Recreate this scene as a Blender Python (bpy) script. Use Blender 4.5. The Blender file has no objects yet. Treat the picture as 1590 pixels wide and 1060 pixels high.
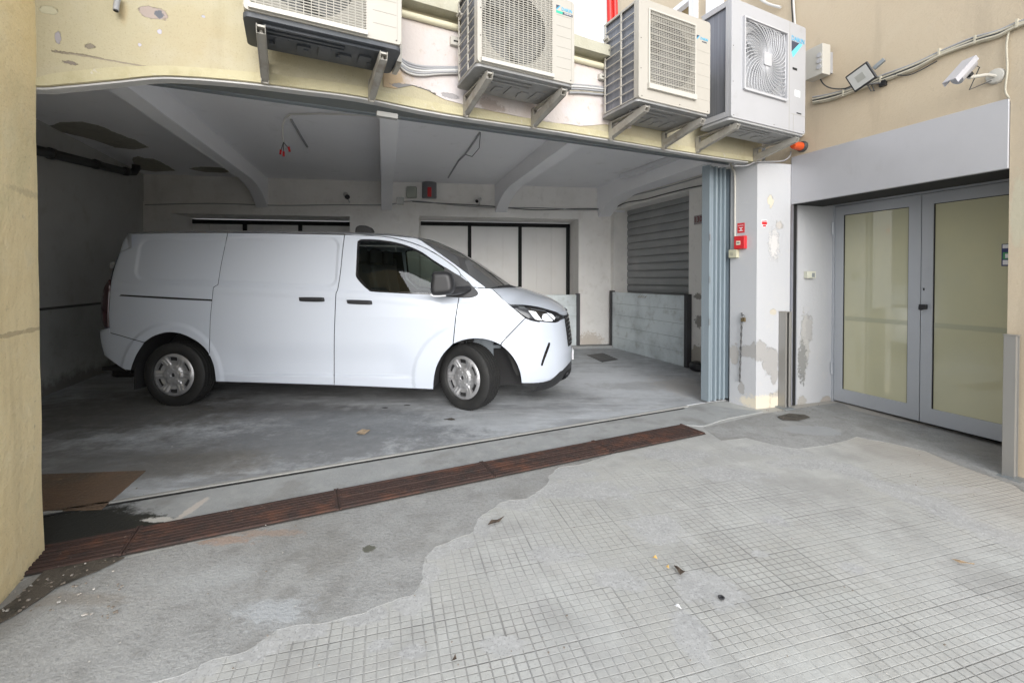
import bpy, bmesh, math, random
from mathutils import Vector, Matrix, noise as mnoise
from mathutils.geometry import delaunay_2d_cdt
from math import sin, cos, pi, radians, sqrt, atan2, hypot
random.seed(7)
scene = bpy.context.scene
COL = scene.collection
# ------------------------------------------------------------------ camera, sky, sun, exposure
F, CX, CY, H = 690.0, 795.0, 441.0, 1.35           # focal length and principal point in photo pixels, eye height
PITCH = math.atan(9/690)
cam = bpy.data.cameras.new('camera'); camo = bpy.data.objects.new('camera', cam); COL.objects.link(camo)
camo.location = (0, 0, H); camo.rotation_euler = (pi/2-PITCH, 0, 0)
cam.sensor_width = 36; cam.lens = F/1590*36
cam.shift_x = 0; cam.shift_y = -(530-CY)/1590
cam.clip_start = .05; cam.clip_end = 500
scene.camera = camo
SUN_EL, SUN_AZ = 13, 169                            # degrees; azimuth clockwise from +Y
w = bpy.data.worlds.new('World'); scene.world = w; w.use_nodes = True
wn = w.node_tree; bg = wn.nodes['Background']
sky = wn.nodes.new('ShaderNodeTexSky'); sky.sky_type = 'NISHITA'; sky.sun_disc = False
sky.sun_elevation = radians(SUN_EL); sky.sun_rotation = radians(SUN_AZ)
sky.dust_density = 6.0; sky.air_density = 1.0; sky.ozone_density = 1.0; sky.altitude = 0
hs = wn.nodes.new('ShaderNodeHueSaturation'); hs.inputs['Saturation'].default_value = .4   # milky overcast sky
wn.links.new(sky.outputs[0], hs.inputs['Color']); cl = wn.nodes.new('ShaderNodeMix'); cl.data_type = 'RGBA'; cl.inputs[0].default_value = .7; cl.inputs[7].default_value = (4.5, 4.78, 5.2, 1)   # cloud cover
wn.links.new(hs.outputs[0], cl.inputs[6]); wn.links.new(cl.outputs[2], bg.inputs[0]); bg.inputs[1].default_value = 0.11
sl = bpy.data.lights.new('sun', 'SUN'); sl.energy = 1.15; sl.angle = radians(55); sl.color = (.95, .975, 1)
so = bpy.data.objects.new('sun', sl); COL.objects.link(so)
sd = Vector((sin(radians(SUN_AZ))*cos(radians(SUN_EL)), cos(radians(SUN_AZ))*cos(radians(SUN_EL)), sin(radians(SUN_EL))))
so.rotation_euler = (-sd).to_track_quat('-Z', 'Y').to_euler(); so.location = (0, -3, 12)
scene.view_settings.view_transform = 'Standard'; scene.view_settings.look = 'None'
scene.view_settings.exposure = 1.65; scene.view_settings.gamma = 1
scene.render.engine = 'CYCLES'
scene.cycles.max_bounces = 10; scene.cycles.diffuse_bounces = 6; scene.cycles.transparent_max_bounces = 12
scene.cycles.use_denoising = True
scene.cycles.sample_clamp_indirect = 6
# ------------------------------------------------------------------ photo pixels -> places
def ray(u, v):
    x = (u-CX)/F; zc = (CY-v)/F
    return Vector((x, cos(PITCH)+sin(PITCH)*zc, -sin(PITCH)+cos(PITCH)*zc))
class Wall:
    """vertical plane through A and B (plan points); s runs A->B, 'off' is towards the yard side n"""
    def __init__(s, A, B, flip=False):
        s.A = Vector(A); s.d = (Vector(B)-Vector(A)).normalized(); s.L = (Vector(B)-Vector(A)).length
        s.n = Vector((s.d.y, -s.d.x))
        if flip: s.n = -s.n
    def hit(s, u, v, off=0):
        r = ray(u, v); a = s.A+s.n*off
        t = s.n.dot(a)/s.n.dot(Vector((r.x, r.y)))
        p = Vector((r.x*t, r.y*t)); return ((p-s.A).dot(s.d), H+r.z*t)
    def pt(s, a, z, off=0):
        p = s.A+s.d*a+s.n*off; return Vector((p.x, p.y, z))
    def px(s, u, v, off=0):
        a, z = s.hit(u, v, off); return s.pt(a, z, off)
FRONT = Wall((-2.30, 2.16), (2.517, 4.57))          # outer face of the wall over the garage
TRACK = Wall((-2.69, 2.53), (2.03, 4.75))           # line of gate track and threshold
RIGHT = Wall((2.95, 4.70), (2.95+.37*3, 1.70))      # cream building on the right
DOOR = Wall((3.55, 4.90), (3.55+.37*3, 1.90))
BACK = Wall((-6.62, 7.554), (1.95, 8.79))
SIDE = Wall((1.95, 8.79), (3.25, 5.105))            # right inner wall of the garage
LEFT = Wall((-4.55, 2.96), (-6.53, 8.20))
LEFT.n = Vector((.935, .353)); 
PIL = Wall((2.37, 4.83), (2.517, 4.57))             # narrow left face of pillar
PIR = Wall((2.517, 4.57), (2.95, 4.70))             # right face
REV = Wall((2.95, 4.70), (3.55, 4.90))              # reveal by the door
PIER = Wall((-2.30, 2.16), (-1.75, 1.10)); PIER.n = Vector((.888, .46))
def gz(x, y):
    d = -( (x-FRONT.A.x)*(-FRONT.n.x)+(y-FRONT.A.y)*(-FRONT.n.y) )
    return -.03*min(max(0, d-.45), 3.6)
def G(u, v, out=True):
    r = ray(u, v); z = 0
    for i in range(12):
        t = (z-H)/r.z; x, y = r.x*t, r.y*t
        z = gz(x, y) if out else 0
    return Vector((x, y, z))
# ------------------------------------------------------------------ materials
def inp(n, *names):
    for k in names:
        if k in n.inputs: return n.inputs[k]
MATS = {}
def mat(name, col, rough=.6, metal=0, layers=(), blobs=(), bump=0, bscale=60, spec=None, coat=0, stretch=(1,1,1), emit=None, rlay=0, local=False):
    """layers: (scale, lo, hi, colour, amount[, stretch]); blobs: (centre, radii, colour, wobble[, noise scale])"""
    if name in MATS: return MATS[name]
    m = bpy.data.materials.new(name); m.use_nodes = True; nt = m.node_tree; N = nt.nodes; L = nt.links
    b = N['Principled BSDF']; b.inputs['Roughness'].default_value = rough; b.inputs['Metallic'].default_value = metal
    if spec is not None: inp(b, 'Specular IOR Level').default_value = spec
    if coat: inp(b, 'Coat Weight').default_value = coat; inp(b, 'Coat Roughness').default_value = .03
    geo = N.new('ShaderNodeNewGeometry'); P = geo.outputs['Position']
    if local:
        tc = N.new('ShaderNodeTexCoord'); P = tc.outputs['Object']
    def noise(scale, det=6, st=(1,1,1), ro=.6):
        mp = N.new('ShaderNodeMapping'); mp.inputs['Scale'].default_value = st; L.new(P, mp.inputs[0])
        n = N.new('ShaderNodeTexNoise'); n.inputs['Scale'].default_value = scale; n.inputs['Detail'].default_value = det
        n.inputs['Roughness'].default_value = ro; L.new(mp.outputs[0], n.inputs['Vector']); return n.outputs[0]
    rgb = N.new('ShaderNodeRGB'); rgb.outputs[0].default_value = (*col, 1); cur = rgb.outputs[0]
    def mix(fac, c):
        nonlocal cur
        mx = N.new('ShaderNodeMix'); mx.data_type = 'RGBA'; L.new(fac, mx.inputs[0]); L.new(cur, mx.inputs[6])
        mx.inputs[7].default_value = (*c, 1); cur = mx.outputs[2]
    for la in layers:
        sc, lo, hi, c, amt = la[:5]; st = la[5] if len(la) > 5 else (1,1,1)
        mr = N.new('ShaderNodeMapRange'); mr.inputs[1].default_value = lo; mr.inputs[2].default_value = hi
        mr.inputs[4].default_value = amt; L.new(noise(sc, 8, st), mr.inputs[0]); mix(mr.outputs[0], c)
    nb = {}; relief = None
    bm_out = None
    for bl in blobs:
        c, r, colr, wob = bl[:4]; ns = bl[4] if len(bl) > 4 else 7
        if ns not in nb: nb[ns] = noise(ns*1.5, 10, (1,1,1), .78)
        s1 = N.new('ShaderNodeVectorMath'); s1.operation = 'SUBTRACT'; L.new(P, s1.inputs[0]); s1.inputs[1].default_value = c
        s2 = N.new('ShaderNodeVectorMath'); s2.operation = 'DIVIDE'; L.new(s1.outputs[0], s2.inputs[0]); s2.inputs[1].default_value = r
        s3 = N.new('ShaderNodeVectorMath'); s3.operation = 'LENGTH'; L.new(s2.outputs[0], s3.inputs[0])
        a = N.new('ShaderNodeMath'); a.operation = 'MULTIPLY_ADD'; L.new(nb[ns], a.inputs[0]); a.inputs[1].default_value = wob*3.6; a.inputs[2].default_value = -wob*1.8
        a2 = N.new('ShaderNodeMath'); a2.operation = 'ADD'; L.new(s3.outputs[1], a2.inputs[0]); L.new(a.outputs[0], a2.inputs[1])
        soft = bl[5] if len(bl) > 5 else .06
        mr = N.new('ShaderNodeMapRange'); mr.inputs[1].default_value = 1; mr.inputs[2].default_value = 1-soft; L.new(a2.outputs[0], mr.inputs[0])
        mr.inputs[4].default_value = bl[6] if len(bl) > 6 else 1
        mix(mr.outputs[0], colr)
        if soft < .2:
            if relief is None: relief = mr.outputs[0]
            else:
                mxr = N.new('ShaderNodeMath'); mxr.operation = 'MAXIMUM'; L.new(relief, mxr.inputs[0]); L.new(mr.outputs[0], mxr.inputs[1]); relief = mxr.outputs[0]
    L.new(cur, b.inputs['Base Color'])
    if emit: 
        L.new(cur, inp(b, 'Emission Color')); inp(b, 'Emission Strength').default_value = emit
    if rlay:
        mr = N.new('ShaderNodeMapRange'); mr.inputs[1].default_value = .3; mr.inputs[2].default_value = .7
        mr.inputs[3].default_value = max(0, rough-rlay); mr.inputs[4].default_value = min(1, rough+rlay)
        L.new(noise(9), mr.inputs[0]); L.new(mr.outputs[0], b.inputs['Roughness'])
    if bump:
        bp = N.new('ShaderNodeBump'); bp.inputs['Strength'].default_value = 1; bp.inputs['Distance'].default_value = bump
        L.new(noise(bscale, 8, stretch, .65), bp.inputs['Height']); last = bp.outputs[0]
        if relief is not None:
            b2 = N.new('ShaderNodeBump'); b2.inputs['Distance'].default_value = .0018; b2.invert = True; L.new(relief, b2.inputs['Height']); L.new(last, b2.inputs['Normal']); last = b2.outputs[0]
        L.new(last, b.inputs['Normal'])
    MATS[name] = m; return m
# ------------------------------------------------------------------ mesh helpers
def root_loc(o):
    v = Vector((0,0,0))
    while o is not None: v = v+o.location; o = o.parent
    return v
class MB:
    def __init__(s): s.v = []; s.f = []
    def add(s, vs, fs):
        b = len(s.v); s.v += [Vector(p) for p in vs]; s.f += [tuple(i+b for i in f) for f in fs]; return s
    def hexa(s, p):   # 8 points: bottom 4 (ccw), top 4
        return s.add(p, [(3,2,1,0),(4,5,6,7),(0,1,5,4),(1,2,6,5),(2,3,7,6),(3,0,4,7)])
    def box(s, c, size, X=(1,0,0), Y=(0,1,0), Z=(0,0,1)):
        c = Vector(c); X = Vector(X)*size[0]/2; Y = Vector(Y)*size[1]/2; Z = Vector(Z)*size[2]/2
        return s.hexa([c-X-Y-Z, c+X-Y-Z, c+X+Y-Z, c-X+Y-Z, c-X-Y+Z, c+X-Y+Z, c+X+Y+Z, c-X+Y+Z])
    def wbox(s, W, a0, a1, z0, z1, o0, o1):   # box on a wall
        q = [(a0,o0),(a1,o0),(a1,o1),(a0,o1)]
        return s.hexa([W.pt(a, z0, o) for a, o in q]+[W.pt(a, z1, o) for a, o in q])
    def bar(s, p, q, w, h=None, up=(0,0,1)):
        h = h or w; p = Vector(p); q = Vector(q); d = (q-p); L = d.length; d.normalize()
        x = d.cross(Vector(up)); 
        if x.length < 1e-4: x = d.cross(Vector((1,0,0)))
        x.normalize(); y = x.cross(d)
        return s.box((p+q)/2, (w, L, h), x, d, y)
    def tube(s, pts, r, n=8, cap=True, closed=False):
        pts = [Vector(p) for p in pts]; m = len(pts); b = len(s.v); prev = None
        for i, p in enumerate(pts):
            d = (pts[min(i+1, m-1)]-pts[max(i-1, 0)]) if not closed else (pts[(i+1)%m]-pts[i-1])
            d.normalize()
            if prev is None:
                x = d.cross(Vector((0,0,1)))
                if x.length < .05: x = d.cross(Vector((1,0,0)))
            else: x = prev-d*prev.dot(d)
            x.normalize(); prev = x; y = d.cross(x)
            rr = r[i] if isinstance(r, (list, tuple)) else r
            for k in range(n):
                a = 2*pi*k/n; s.v.append(p+(x*cos(a)+y*sin(a))*rr)
        for i in range(m-1 if not closed else m):
            j = (i+1)%m
            for k in range(n):
                k2 = (k+1)%n; s.f.append((b+i*n+k, b+i*n+k2, b+j*n+k2, b+j*n+k))
        if cap and not closed:
            s.f.append(tuple(b+k for k in range(n))[::-1]); s.f.append(tuple(b+(m-1)*n+k for k in range(n)))
        return s
    def cyl(s, p, q, r, n=20): return s.tube([p, q], r, n)
    def lathe(s, o, axis, prof, n=32, X=None, a0=0, a1=2*pi):   # prof: (along axis, radius)
        o = Vector(o); ax = Vector(axis).normalized()
        x = Vector(X) if X else ax.orthogonal(); x.normalize(); y = ax.cross(x); b = len(s.v)
        full = abs(a1-a0-2*pi) < 1e-6; m = n if full else n+1
        for (h, r) in prof:
            for k in range(m):
                a = a0+(a1-a0)*k/n; s.v.append(o+ax*h+(x*cos(a)+y*sin(a))*r)
        for i in range(len(prof)-1):
            for k in range(n):
                k2 = (k+1)%m; s.f.append((b+i*m+k, b+i*m+k2, b+(i+1)*m+k2, b+(i+1)*m+k))
        return s
    def build(s, name, m, parent=None, smooth=False, bevel=0, segs=2, normals=None, solid=0):
        off = root_loc(parent) if parent is not None else Vector((0,0,0))
        me = bpy.data.meshes.new(name); me.from_pydata([tuple(v-off) for v in s.v], [], s.f); me.update()
        if normals is None and not getattr(s, 'open', False):
            bm = bmesh.new(); bm.from_mesh(me); bmesh.ops.recalc_face_normals(bm, faces=bm.faces); bm.to_mesh(me); bm.free()
        o = bpy.data.objects.new(name, me); COL.objects.link(o); o.parent = parent
        me.materials.append(m)
        if smooth:
            me.polygons.foreach_set('use_smooth', [True]*len(me.polygons))
            if normals is None: me.set_sharp_from_angle(angle=radians(smooth if smooth is not True else 40))
        if normals is not None: me.normals_split_custom_set_from_vertices([tuple(n) for n in normals])
        if bevel:
            md = o.modifiers.new('bevel', 'BEVEL'); md.width = bevel; md.segments = segs; md.limit_method = 'ANGLE'; md.harden_normals = True
            me.polygons.foreach_set('use_smooth', [True]*len(me.polygons))
        return o
def inside(p, poly):
    x, y = p; c = False; n = len(poly); j = n-1
    for i in range(n):
        xi, yi = poly[i][0], poly[i][1]; xj, yj = poly[j][0], poly[j][1]
        if (yi > y) != (yj > y) and x < (xj-xi)*(y-yi)/(yj-yi)+xi: c = not c
        j = i
    return c
def cdt(outer, holes=(), pts=()):
    V = []; E = []
    for lp in [outer]+list(holes):
        b = len(V); n = len(lp); V += [Vector((p[0], p[1])) for p in lp]; E += [(b+i, b+(i+1)%n) for i in range(n)]
    V += [Vector(p) for p in pts]
    r = delaunay_2d_cdt(V, E, [], 0, 1e-7)
    vs = r[0]; tr = []
    for f in r[2]:
        c = (sum(vs[i].x for i in f)/len(f), sum(vs[i].y for i in f)/len(f))
        if inside(c, outer) and not any(inside(c, h) for h in holes): tr.append(tuple(f))
    return vs, tr
def bdist(p, lp):
    best = 9e9; n = len(lp)
    for i in range(n):
        ax, ay = lp[i][0], lp[i][1]; bx, by = lp[(i+1)%n][0], lp[(i+1)%n][1]
        dx, dy = bx-ax, by-ay; q = dx*dx+dy*dy
        t = 0 if q == 0 else max(0, min(1, ((p[0]-ax)*dx+(p[1]-ay)*dy)/q))
        d = hypot(p[0]-ax-dx*t, p[1]-ay-dy*t)
        if d < best: best = d
    return best
def grid_pts(outer, holes, step, margin=.45):
    xs = [p[0] for p in outer]; ys = [p[1] for p in outer]; out = []; j = 0
    y = min(ys)+step*.5
    while y < max(ys):
        x = min(xs)+step*(.5 if j % 2 else .0)
        while x < max(xs):
            if inside((x, y), outer) and not any(inside((x, y), h) for h in holes):
                if bdist((x, y), outer) > step*margin and all(bdist((x, y), h) > step*margin for h in holes): out.append((x, y))
            x += step
        y += step*.87; j += 1
    return out
def densify(lp, step, closed=True):
    out = []; n = len(lp)
    for i in range(n if closed else n-1):
        a = Vector(lp[i][:2]); b = Vector(lp[(i+1)%n][:2]); k = max(1, int(round((b-a).length/step)))
        out += [tuple(a.lerp(b, t/k)) for t in range(k)]
    if not closed: out.append(tuple(lp[-1][:2]))
    return out
def smooth_loop(lp, corner=35, sub=4, closed=True):
    """Catmull-Rom through the points, keeping corners sharper than 'corner' degrees"""
    n = len(lp); P = [Vector(p[:2]) for p in lp]; out = []
    def isc(i):
        if not closed and (i == 0 or i == n-1): return True
        a = P[i]-P[i-1]; b = P[(i+1)%n]-P[i]
        return a.length < 1e-6 or b.length < 1e-6 or a.angle(b) > radians(corner)
    for i in range(n if closed else n-1):
        p1, p2 = P[i], P[(i+1)%n]
        p0 = p1-(p2-p1) if isc(i) else P[i-1]
        p3 = p2+(p2-p1) if isc((i+1)%n) else P[(i+2)%n]
        for k in range(sub):
            t = k/sub
            out.append(tuple(.5*((2*p1)+(p2-p0)*t+(2*p0-5*p1+4*p2-p3)*t*t+(3*p1-p0-3*p2+p3)*t**3)))
    if not closed: out.append(tuple(P[-1]))
    return out
def jag(lp, step, amp, seed=0, closed=True):
    out = []
    for i, p in enumerate(densify(lp, step, closed)):
        q = Vector((p[0]*3+seed, p[1]*3, seed*1.7))
        n1 = mnoise.noise(q)+.6*mnoise.noise(q*3.1)+.5*mnoise.noise(q*9); n2 = mnoise.noise(q+Vector((9, 3, 1)))+.6*mnoise.noise(q*3.3+Vector((5,5,5)))
        out.append((p[0]+n1*amp, p[1]+n2*amp))
    return out
def slab(mb, fn, outer, holes=(), front=0, back=-.05, pts=()):
    """prism: fn(a,b,off)->world; flat polygon with holes given thickness"""
    vs, tr = cdt(outer, holes, pts); n = len(vs)
    V = [fn(v.x, v.y, front) for v in vs]+[fn(v.x, v.y, back) for v in vs]
    Fc = [t for t in tr]+[tuple(i+n for i in t[::-1]) for t in tr]
    cnt = {}
    for t in tr:
        for k in range(3):
            e = (t[k], t[(k+1)%3]); cnt[e] = 1
    for (a, b) in list(cnt):
        if (b, a) not in cnt: Fc.append((a, b, b+n, a+n))
    mb.add(V, Fc); return mb
def wslab(mb, W, outer, holes=(), o0=0, o1=-.05): return slab(mb, lambda a, b, o: W.pt(a, b, o), outer, holes, o0, o1)
def tag(o, label=None, cat=None, group=None, kind=None):
    if label: o['label'] = label
    if cat: o['category'] = cat
    if group: o['group'] = group
    if kind: o['kind'] = kind
    return o
def empty(name, loc, label=None, cat=None, group=None):
    o = bpy.data.objects.new(name, None); COL.objects.link(o); o.location = loc; o.empty_display_size = .2
    return tag(o, label, cat, group)
def rect(a0, b0, a1, b1): return [(a0,b0),(a1,b0),(a1,b1),(a0,b1)]
def rrect(a0, b0, a1, b1, r, n=5):
    out = []
    for (cx, cy, s) in ((a1-r, b0+r, -pi/2), (a1-r, b1-r, 0), (a0+r, b1-r, pi/2), (a0+r, b0+r, pi)):
        out += [(cx+r*cos(s+k*pi/2/n), cy+r*sin(s+k*pi/2/n)) for k in range(n+1)]
    return out
def circ(cx, cy, r, n=40, ry=None): return [(cx+r*cos(2*pi*k/n), cy+(ry or r)*sin(2*pi*k/n)) for k in range(n)]
def text(name, body, size, origin, X, Z, m, parent=None, ext=.001, align='CENTER', sx=1.0):
    """lettering standing on a surface: X = reading direction, Z = up"""
    cu = bpy.data.curves.new(name, 'FONT'); cu.body = body; cu.size = size; cu.align_x = align; cu.align_y = 'CENTER'; cu.extrude = ext
    cu.resolution_u = 2
    tmp = bpy.data.objects.new('tmp', cu); COL.objects.link(tmp)
    me = bpy.data.meshes.new_from_object(tmp); bpy.data.objects.remove(tmp); 
    X = Vector(X).normalized(); Z = Vector(Z).normalized(); N = X.cross(Z)
    o0 = Vector(origin)-(root_loc(parent) if parent is not None else Vector((0,0,0)))
    for v in me.vertices: c = v.co.copy(); v.co = o0+X*c.x*sx+Z*c.y+N*c.z
    me.materials.clear(); me.materials.append(m); me.name = name
    o = bpy.data.objects.new(name, me); COL.objects.link(o); o.parent = parent
    return o
# ================================================================== materials of the place
CREAM = mat('cream_paint', (.437,.393,.268), .85, layers=[(1.3,.45,.7,(.387,.306,.181),.5),(5,.5,.75,(.468,.437,.343),.5),(2.5,.62,.8,(.312,.281,.193),.45,(1,1,.25)),(140,.56,.68,(.220,.183,.110),.30),(3.5,.56,.66,(.264,.227,.132),.25,(1,1,.12))],
            blobs=[(FRONT.px(238,20), (.062,.062,.034), (.374,.312,.281), .5, 16), (FRONT.px(247,23), (.022,.019,.019), (.137,.144,.168), .7, 24), (FRONT.px(248,50), (.010,.012,.012), (.5,.48,.55), .6, 20), (FRONT.px(217,70), (.008,.012,.010), (.5,.48,.55), .6, 20),
                   (FRONT.px(90,58), (.012,.012,.031), (.343,.324,.343), .7, 20), (FRONT.px(76,16), (.037,.037,.022), (.462,.437,.312), .6, 8), (FRONT.px(316,26), (.008,.012,.007), (.42,.42,.5), .5, 20),
                   (FRONT.px(192,20), (.022,.031,.087), (.387,.293,.156), .3, 8, .6, .6), (FRONT.px(95,82), (.037,.031,.005), (.218,.187,.137), .9, 30), (FRONT.px(128,86), (.1,.08,.005), (.218,.187,.137), 1.1, 30), (FRONT.px(140,72), (.019,.031,.012), (.237,.206,.162), 1.2, 30),
                   (FRONT.px(205,100), (.28,.2,.004), (.30,.26,.2), .9, 25), (FRONT.px(110,98), (.031,.031,.008), (.218,.187,.156), 1.3, 30)], bump=.004, bscale=30)
PIERM = mat('ochre_paint', (.86,.71,.42), .85, layers=[(2,.45,.7,(.78,.61,.33),.6),(7,.5,.7,(.88,.77,.52),.5),(5,.6,.72,(.66,.56,.36),.4),(14,.66,.74,(.34,.27,.17),.7),(50,.68,.74,(.40,.33,.22),.5),(1.6,.6,.75,(.55,.52,.30),.4),(120,.56,.68,(.45,.35,.19),.35),(4,.55,.66,(.60,.48,.27),.4,(1,1,.15))],
            blobs=[(PIER.px(36,515), (.5,.5,.01), (.38,.29,.17), .9, 12, .1, .6), (PIER.px(44,300), (.2,.2,.02), (.45,.36,.22), .9, 14, .4, .4), (PIER.px(40,930), (.8,.8,.16), (.20,.16,.09), .5, 7, .7, .7)], bump=.011, bscale=16)
TAN = mat('tan_paint', (.546,.455,.331), .88, layers=[(1.5,.45,.7,(.497,.398,.282),.6),(6,.5,.7,(.572,.489,.365),.5),(3,.64,.75,(.430,.347,.248),.4,(1,1,.3)),(140,.56,.68,(.311,.254,.172),.30),(4,.55,.66,(.377,.311,.230),.35,(1,1,.12)),(.7,.5,.62,(.459,.385,.287),.5)],
          blobs=[(RIGHT.px(1581,330),(.03,.05,.3),(.5,.5,.38),.6,9,.3,.5)], bump=.003, bscale=40)
BAND = mat('olive_band', (0.476,0.433,0.281), .85, layers=[(9,.5,.7,(0.374,0.323,0.187),.6),(25,.62,.7,(0.527,0.493,0.442),.7)], bump=.003)
PLW = (.48,.485,.50)
def plaster(name, blobs=(), base=PLW, **k):
    return mat(name, base, .9, layers=[(1.2,.5,.75,(.55,.54,.53),.5),(9,.58,.72,(.55,.53,.50),.35),(40,.7,.74,(.42,.39,.34),.5),(2.2,.62,.75,(.55,.52,.46),.35,(1,1,.3))], blobs=blobs, bump=.0035, bscale=28, **k)
WHITE = plaster('white_plaster')
INW = mat('garage_plaster', (.88,.86,.83), .92, layers=[(1.1,.45,.75,(.66,.64,.60),.6),(7,.55,.72,(.66,.63,.58),.4),(2.4,.62,.75,(.50,.47,.43),.35,(1,1,.4))],
          blobs=[(BACK.px(935,545),(.35,.3,.07),(.45,.36,.26),.8,12,.3),(BACK.px(915,530),(.3,.3,.2),(.50,.42,.33),.9,16,.3,.6), (BACK.px(505,255), (.05,.4,.05),(.3,.3,.28),.8,9,.5,.6)], bump=.003, bscale=25)
GREYP = (.36,.35,.34)
SIDEM = plaster('side_wall_plaster', base=(.84,.82,.78), blobs=[(SIDE.px(1085,560),(.12,.3,.22),(.42,.39,.34),.8,9),(SIDE.px(1089,500),(.06,.2,.10),(.33,.31,.28),.7,12),(SIDE.px(1084,460),(.04,.1,.05),(.33,.31,.28),.7,14),(SIDE.px(1085,585),(.3,.3,.2),(.55,.47,.36),.8,8,.5)])
PILM = plaster('pillar_plaster', blobs=[
    (PIR.px(1196,560), (.10,.10,.15), GREYP, .7, 8), (PIR.px(1181,545), (.12,.10,.10), GREYP, .7, 8), (PIR.px(1202,582), (.05,.05,.10), GREYP, .7, 10), (PIL.px(1160,545), (.08,.10,.06), GREYP, .7, 9), (PIL.px(1140,550), (.05,.06,.11), (.42,.40,.38), .7, 10),
    (PIL.px(1151,603), (.03,.04,.07), GREYP, .7, 10), (PIR.px(1206,622), (.10,.1,.10), (.45,.42,.38), .8, 10), (PIR.px(1201,484), (.045,.05,.035), (.52,.48,.40), .7, 10), (PIR.px(1196,312), (.04,.05,.06), (.62,.56,.45), .8, 10),
    (PIR.px(1219,548), (.04,.05,.12), GREYP, .7, 9), (PIR.px(1190,625), (.25,.25,.10), (.66,.60,.48), .6, 8, .3), (PIR.px(1202,380), (.06,.1,.16), (.62,.60,.58), 1.25, 30, .1, .8), (PIR.px(1210,350), (.05,.05,.04), (.5,.47,.44), 1.2, 30)])
REVM = plaster('reveal_plaster', blobs=[(REV.px(1250,530), (.06,.1,.30), (.45,.44,.42), 1.0, 13), (REV.px(1246,560), (.06,.1,.22), (.25,.25,.24), 1.1, 22), (REV.px(1256,510), (.05,.1,.14), (.40,.39,.38), 1.0, 18), (REV.px(1282,622), (.08,.1,.05), (.42,.38,.34), .7, 14), (REV.px(1245,625), (.06,.1,.08), (.40,.38,.35), .9, 16)])
PATCHM = mat('bare_concrete_patch', (.563,.508,.477), .9, layers=[(3,.5,.7,(.516,.407,.328),.7),(2,.5,.65,(.586,.555,.579),.7),(14,.62,.72,(.352,.266,.188),.5),(60,.7,.74,(.25,.2,.16),.6)],
             blobs=[(FRONT.px(605,125),(.14,.2,.09),(.474,.355,.228),.7,6,.5),(FRONT.px(640,138),(.13,.2,.022),(.254,.246,.237),.5,14,.1),(FRONT.px(665,145),(.05,.2,.012),(.135,.119,.101),.6,14,.1),(FRONT.px(760,165),(.12,.2,.05),(.381,.322,.288),.8,10,.3),(FRONT.px(700,150),(.06,.2,.02),(.339,.322,.322),.6,14,.1)], bump=.003, bscale=35)
COPE = mat('coping_concrete', (0.425,0.408,0.323), .92, layers=[(5,.5,.7,(0.340,0.315,0.238),.6),(30,.6,.7,(0.510,0.493,0.425),.5)], bump=.005, bscale=25)
CEILM = mat('ceiling_paint', (.92,.92,.94), .95, layers=[(1.0,.5,.75,(.86,.86,.88),.6),(6,.6,.75,(.74,.74,.75),.3),(3,.62,.75,(.55,.54,.52),.35)], bump=.002, bscale=20)
EXPO = mat('bare_ceiling_plaster', (.36,.34,.29), .95, layers=[(6,.5,.7,(.24,.22,.19),.6),(20,.5,.66,(.48,.45,.40),.5)], bump=.004)
BEAMM = mat('beam_paint', (.93,.93,.95), .93, layers=[(1.4,.5,.75,(.84,.84,.86),.5)], bump=.002, bscale=20)
GALV = mat('galvanised_grey', (.33,.36,.38), .45, .6, layers=[(3,.5,.75,(.24,.26,.27),.6)], bump=.0006)
BLACK = mat('black_plastic', (.018,.018,.02), .45)
BLACKR = mat('matt_black', (.012,.012,.012), .85)
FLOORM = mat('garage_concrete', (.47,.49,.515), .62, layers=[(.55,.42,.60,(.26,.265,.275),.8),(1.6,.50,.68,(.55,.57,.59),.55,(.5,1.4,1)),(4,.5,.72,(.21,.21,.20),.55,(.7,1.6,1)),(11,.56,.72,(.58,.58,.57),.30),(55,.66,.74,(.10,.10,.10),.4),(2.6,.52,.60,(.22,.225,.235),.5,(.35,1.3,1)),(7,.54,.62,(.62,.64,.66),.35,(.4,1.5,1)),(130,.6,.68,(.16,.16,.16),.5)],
     blobs=[(G(480,690,0),(1.5,.6,1),(.17,.175,.18),.7,2.5,.5,.85),(G(430,640,0),(1.3,.35,1),(.14,.14,.145),.7,3,.5,.7),(G(300,720,0),(.7,.3,1),(.20,.18,.15),.8,3,.5,.6),(G(180,640,0),(1.6,1.1,1),(.11,.105,.095),.5,2,.5,.85),(G(200,720,0),(1.2,.5,1),(.15,.145,.135),.5,2,.6,.7),(G(560,660,0),(1.3,.6,1),(.17,.18,.19),.6,2.5,.6,.8),(G(760,655,0),(.7,.22,1),(.44,.46,.48),.6,3,.6,.6),  # broad blobs paint the light falloff, dim left to bright right; small ones stains
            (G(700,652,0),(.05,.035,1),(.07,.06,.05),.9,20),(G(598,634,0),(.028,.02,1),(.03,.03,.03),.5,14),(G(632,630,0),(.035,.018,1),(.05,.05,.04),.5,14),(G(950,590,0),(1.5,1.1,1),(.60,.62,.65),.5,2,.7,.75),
            (G(1000,600,0),(.8,.25,1),(.32,.325,.33),.9,3,.5,.6),(G(850,612,0),(.5,.25,1),(.16,.165,.17),.8,4,.6,.6),(G(1060,600,0),(.4,.7,1),(.50,.47,.44),.7,3,.5,.6)], bump=.003, bscale=24, rlay=.2)
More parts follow.
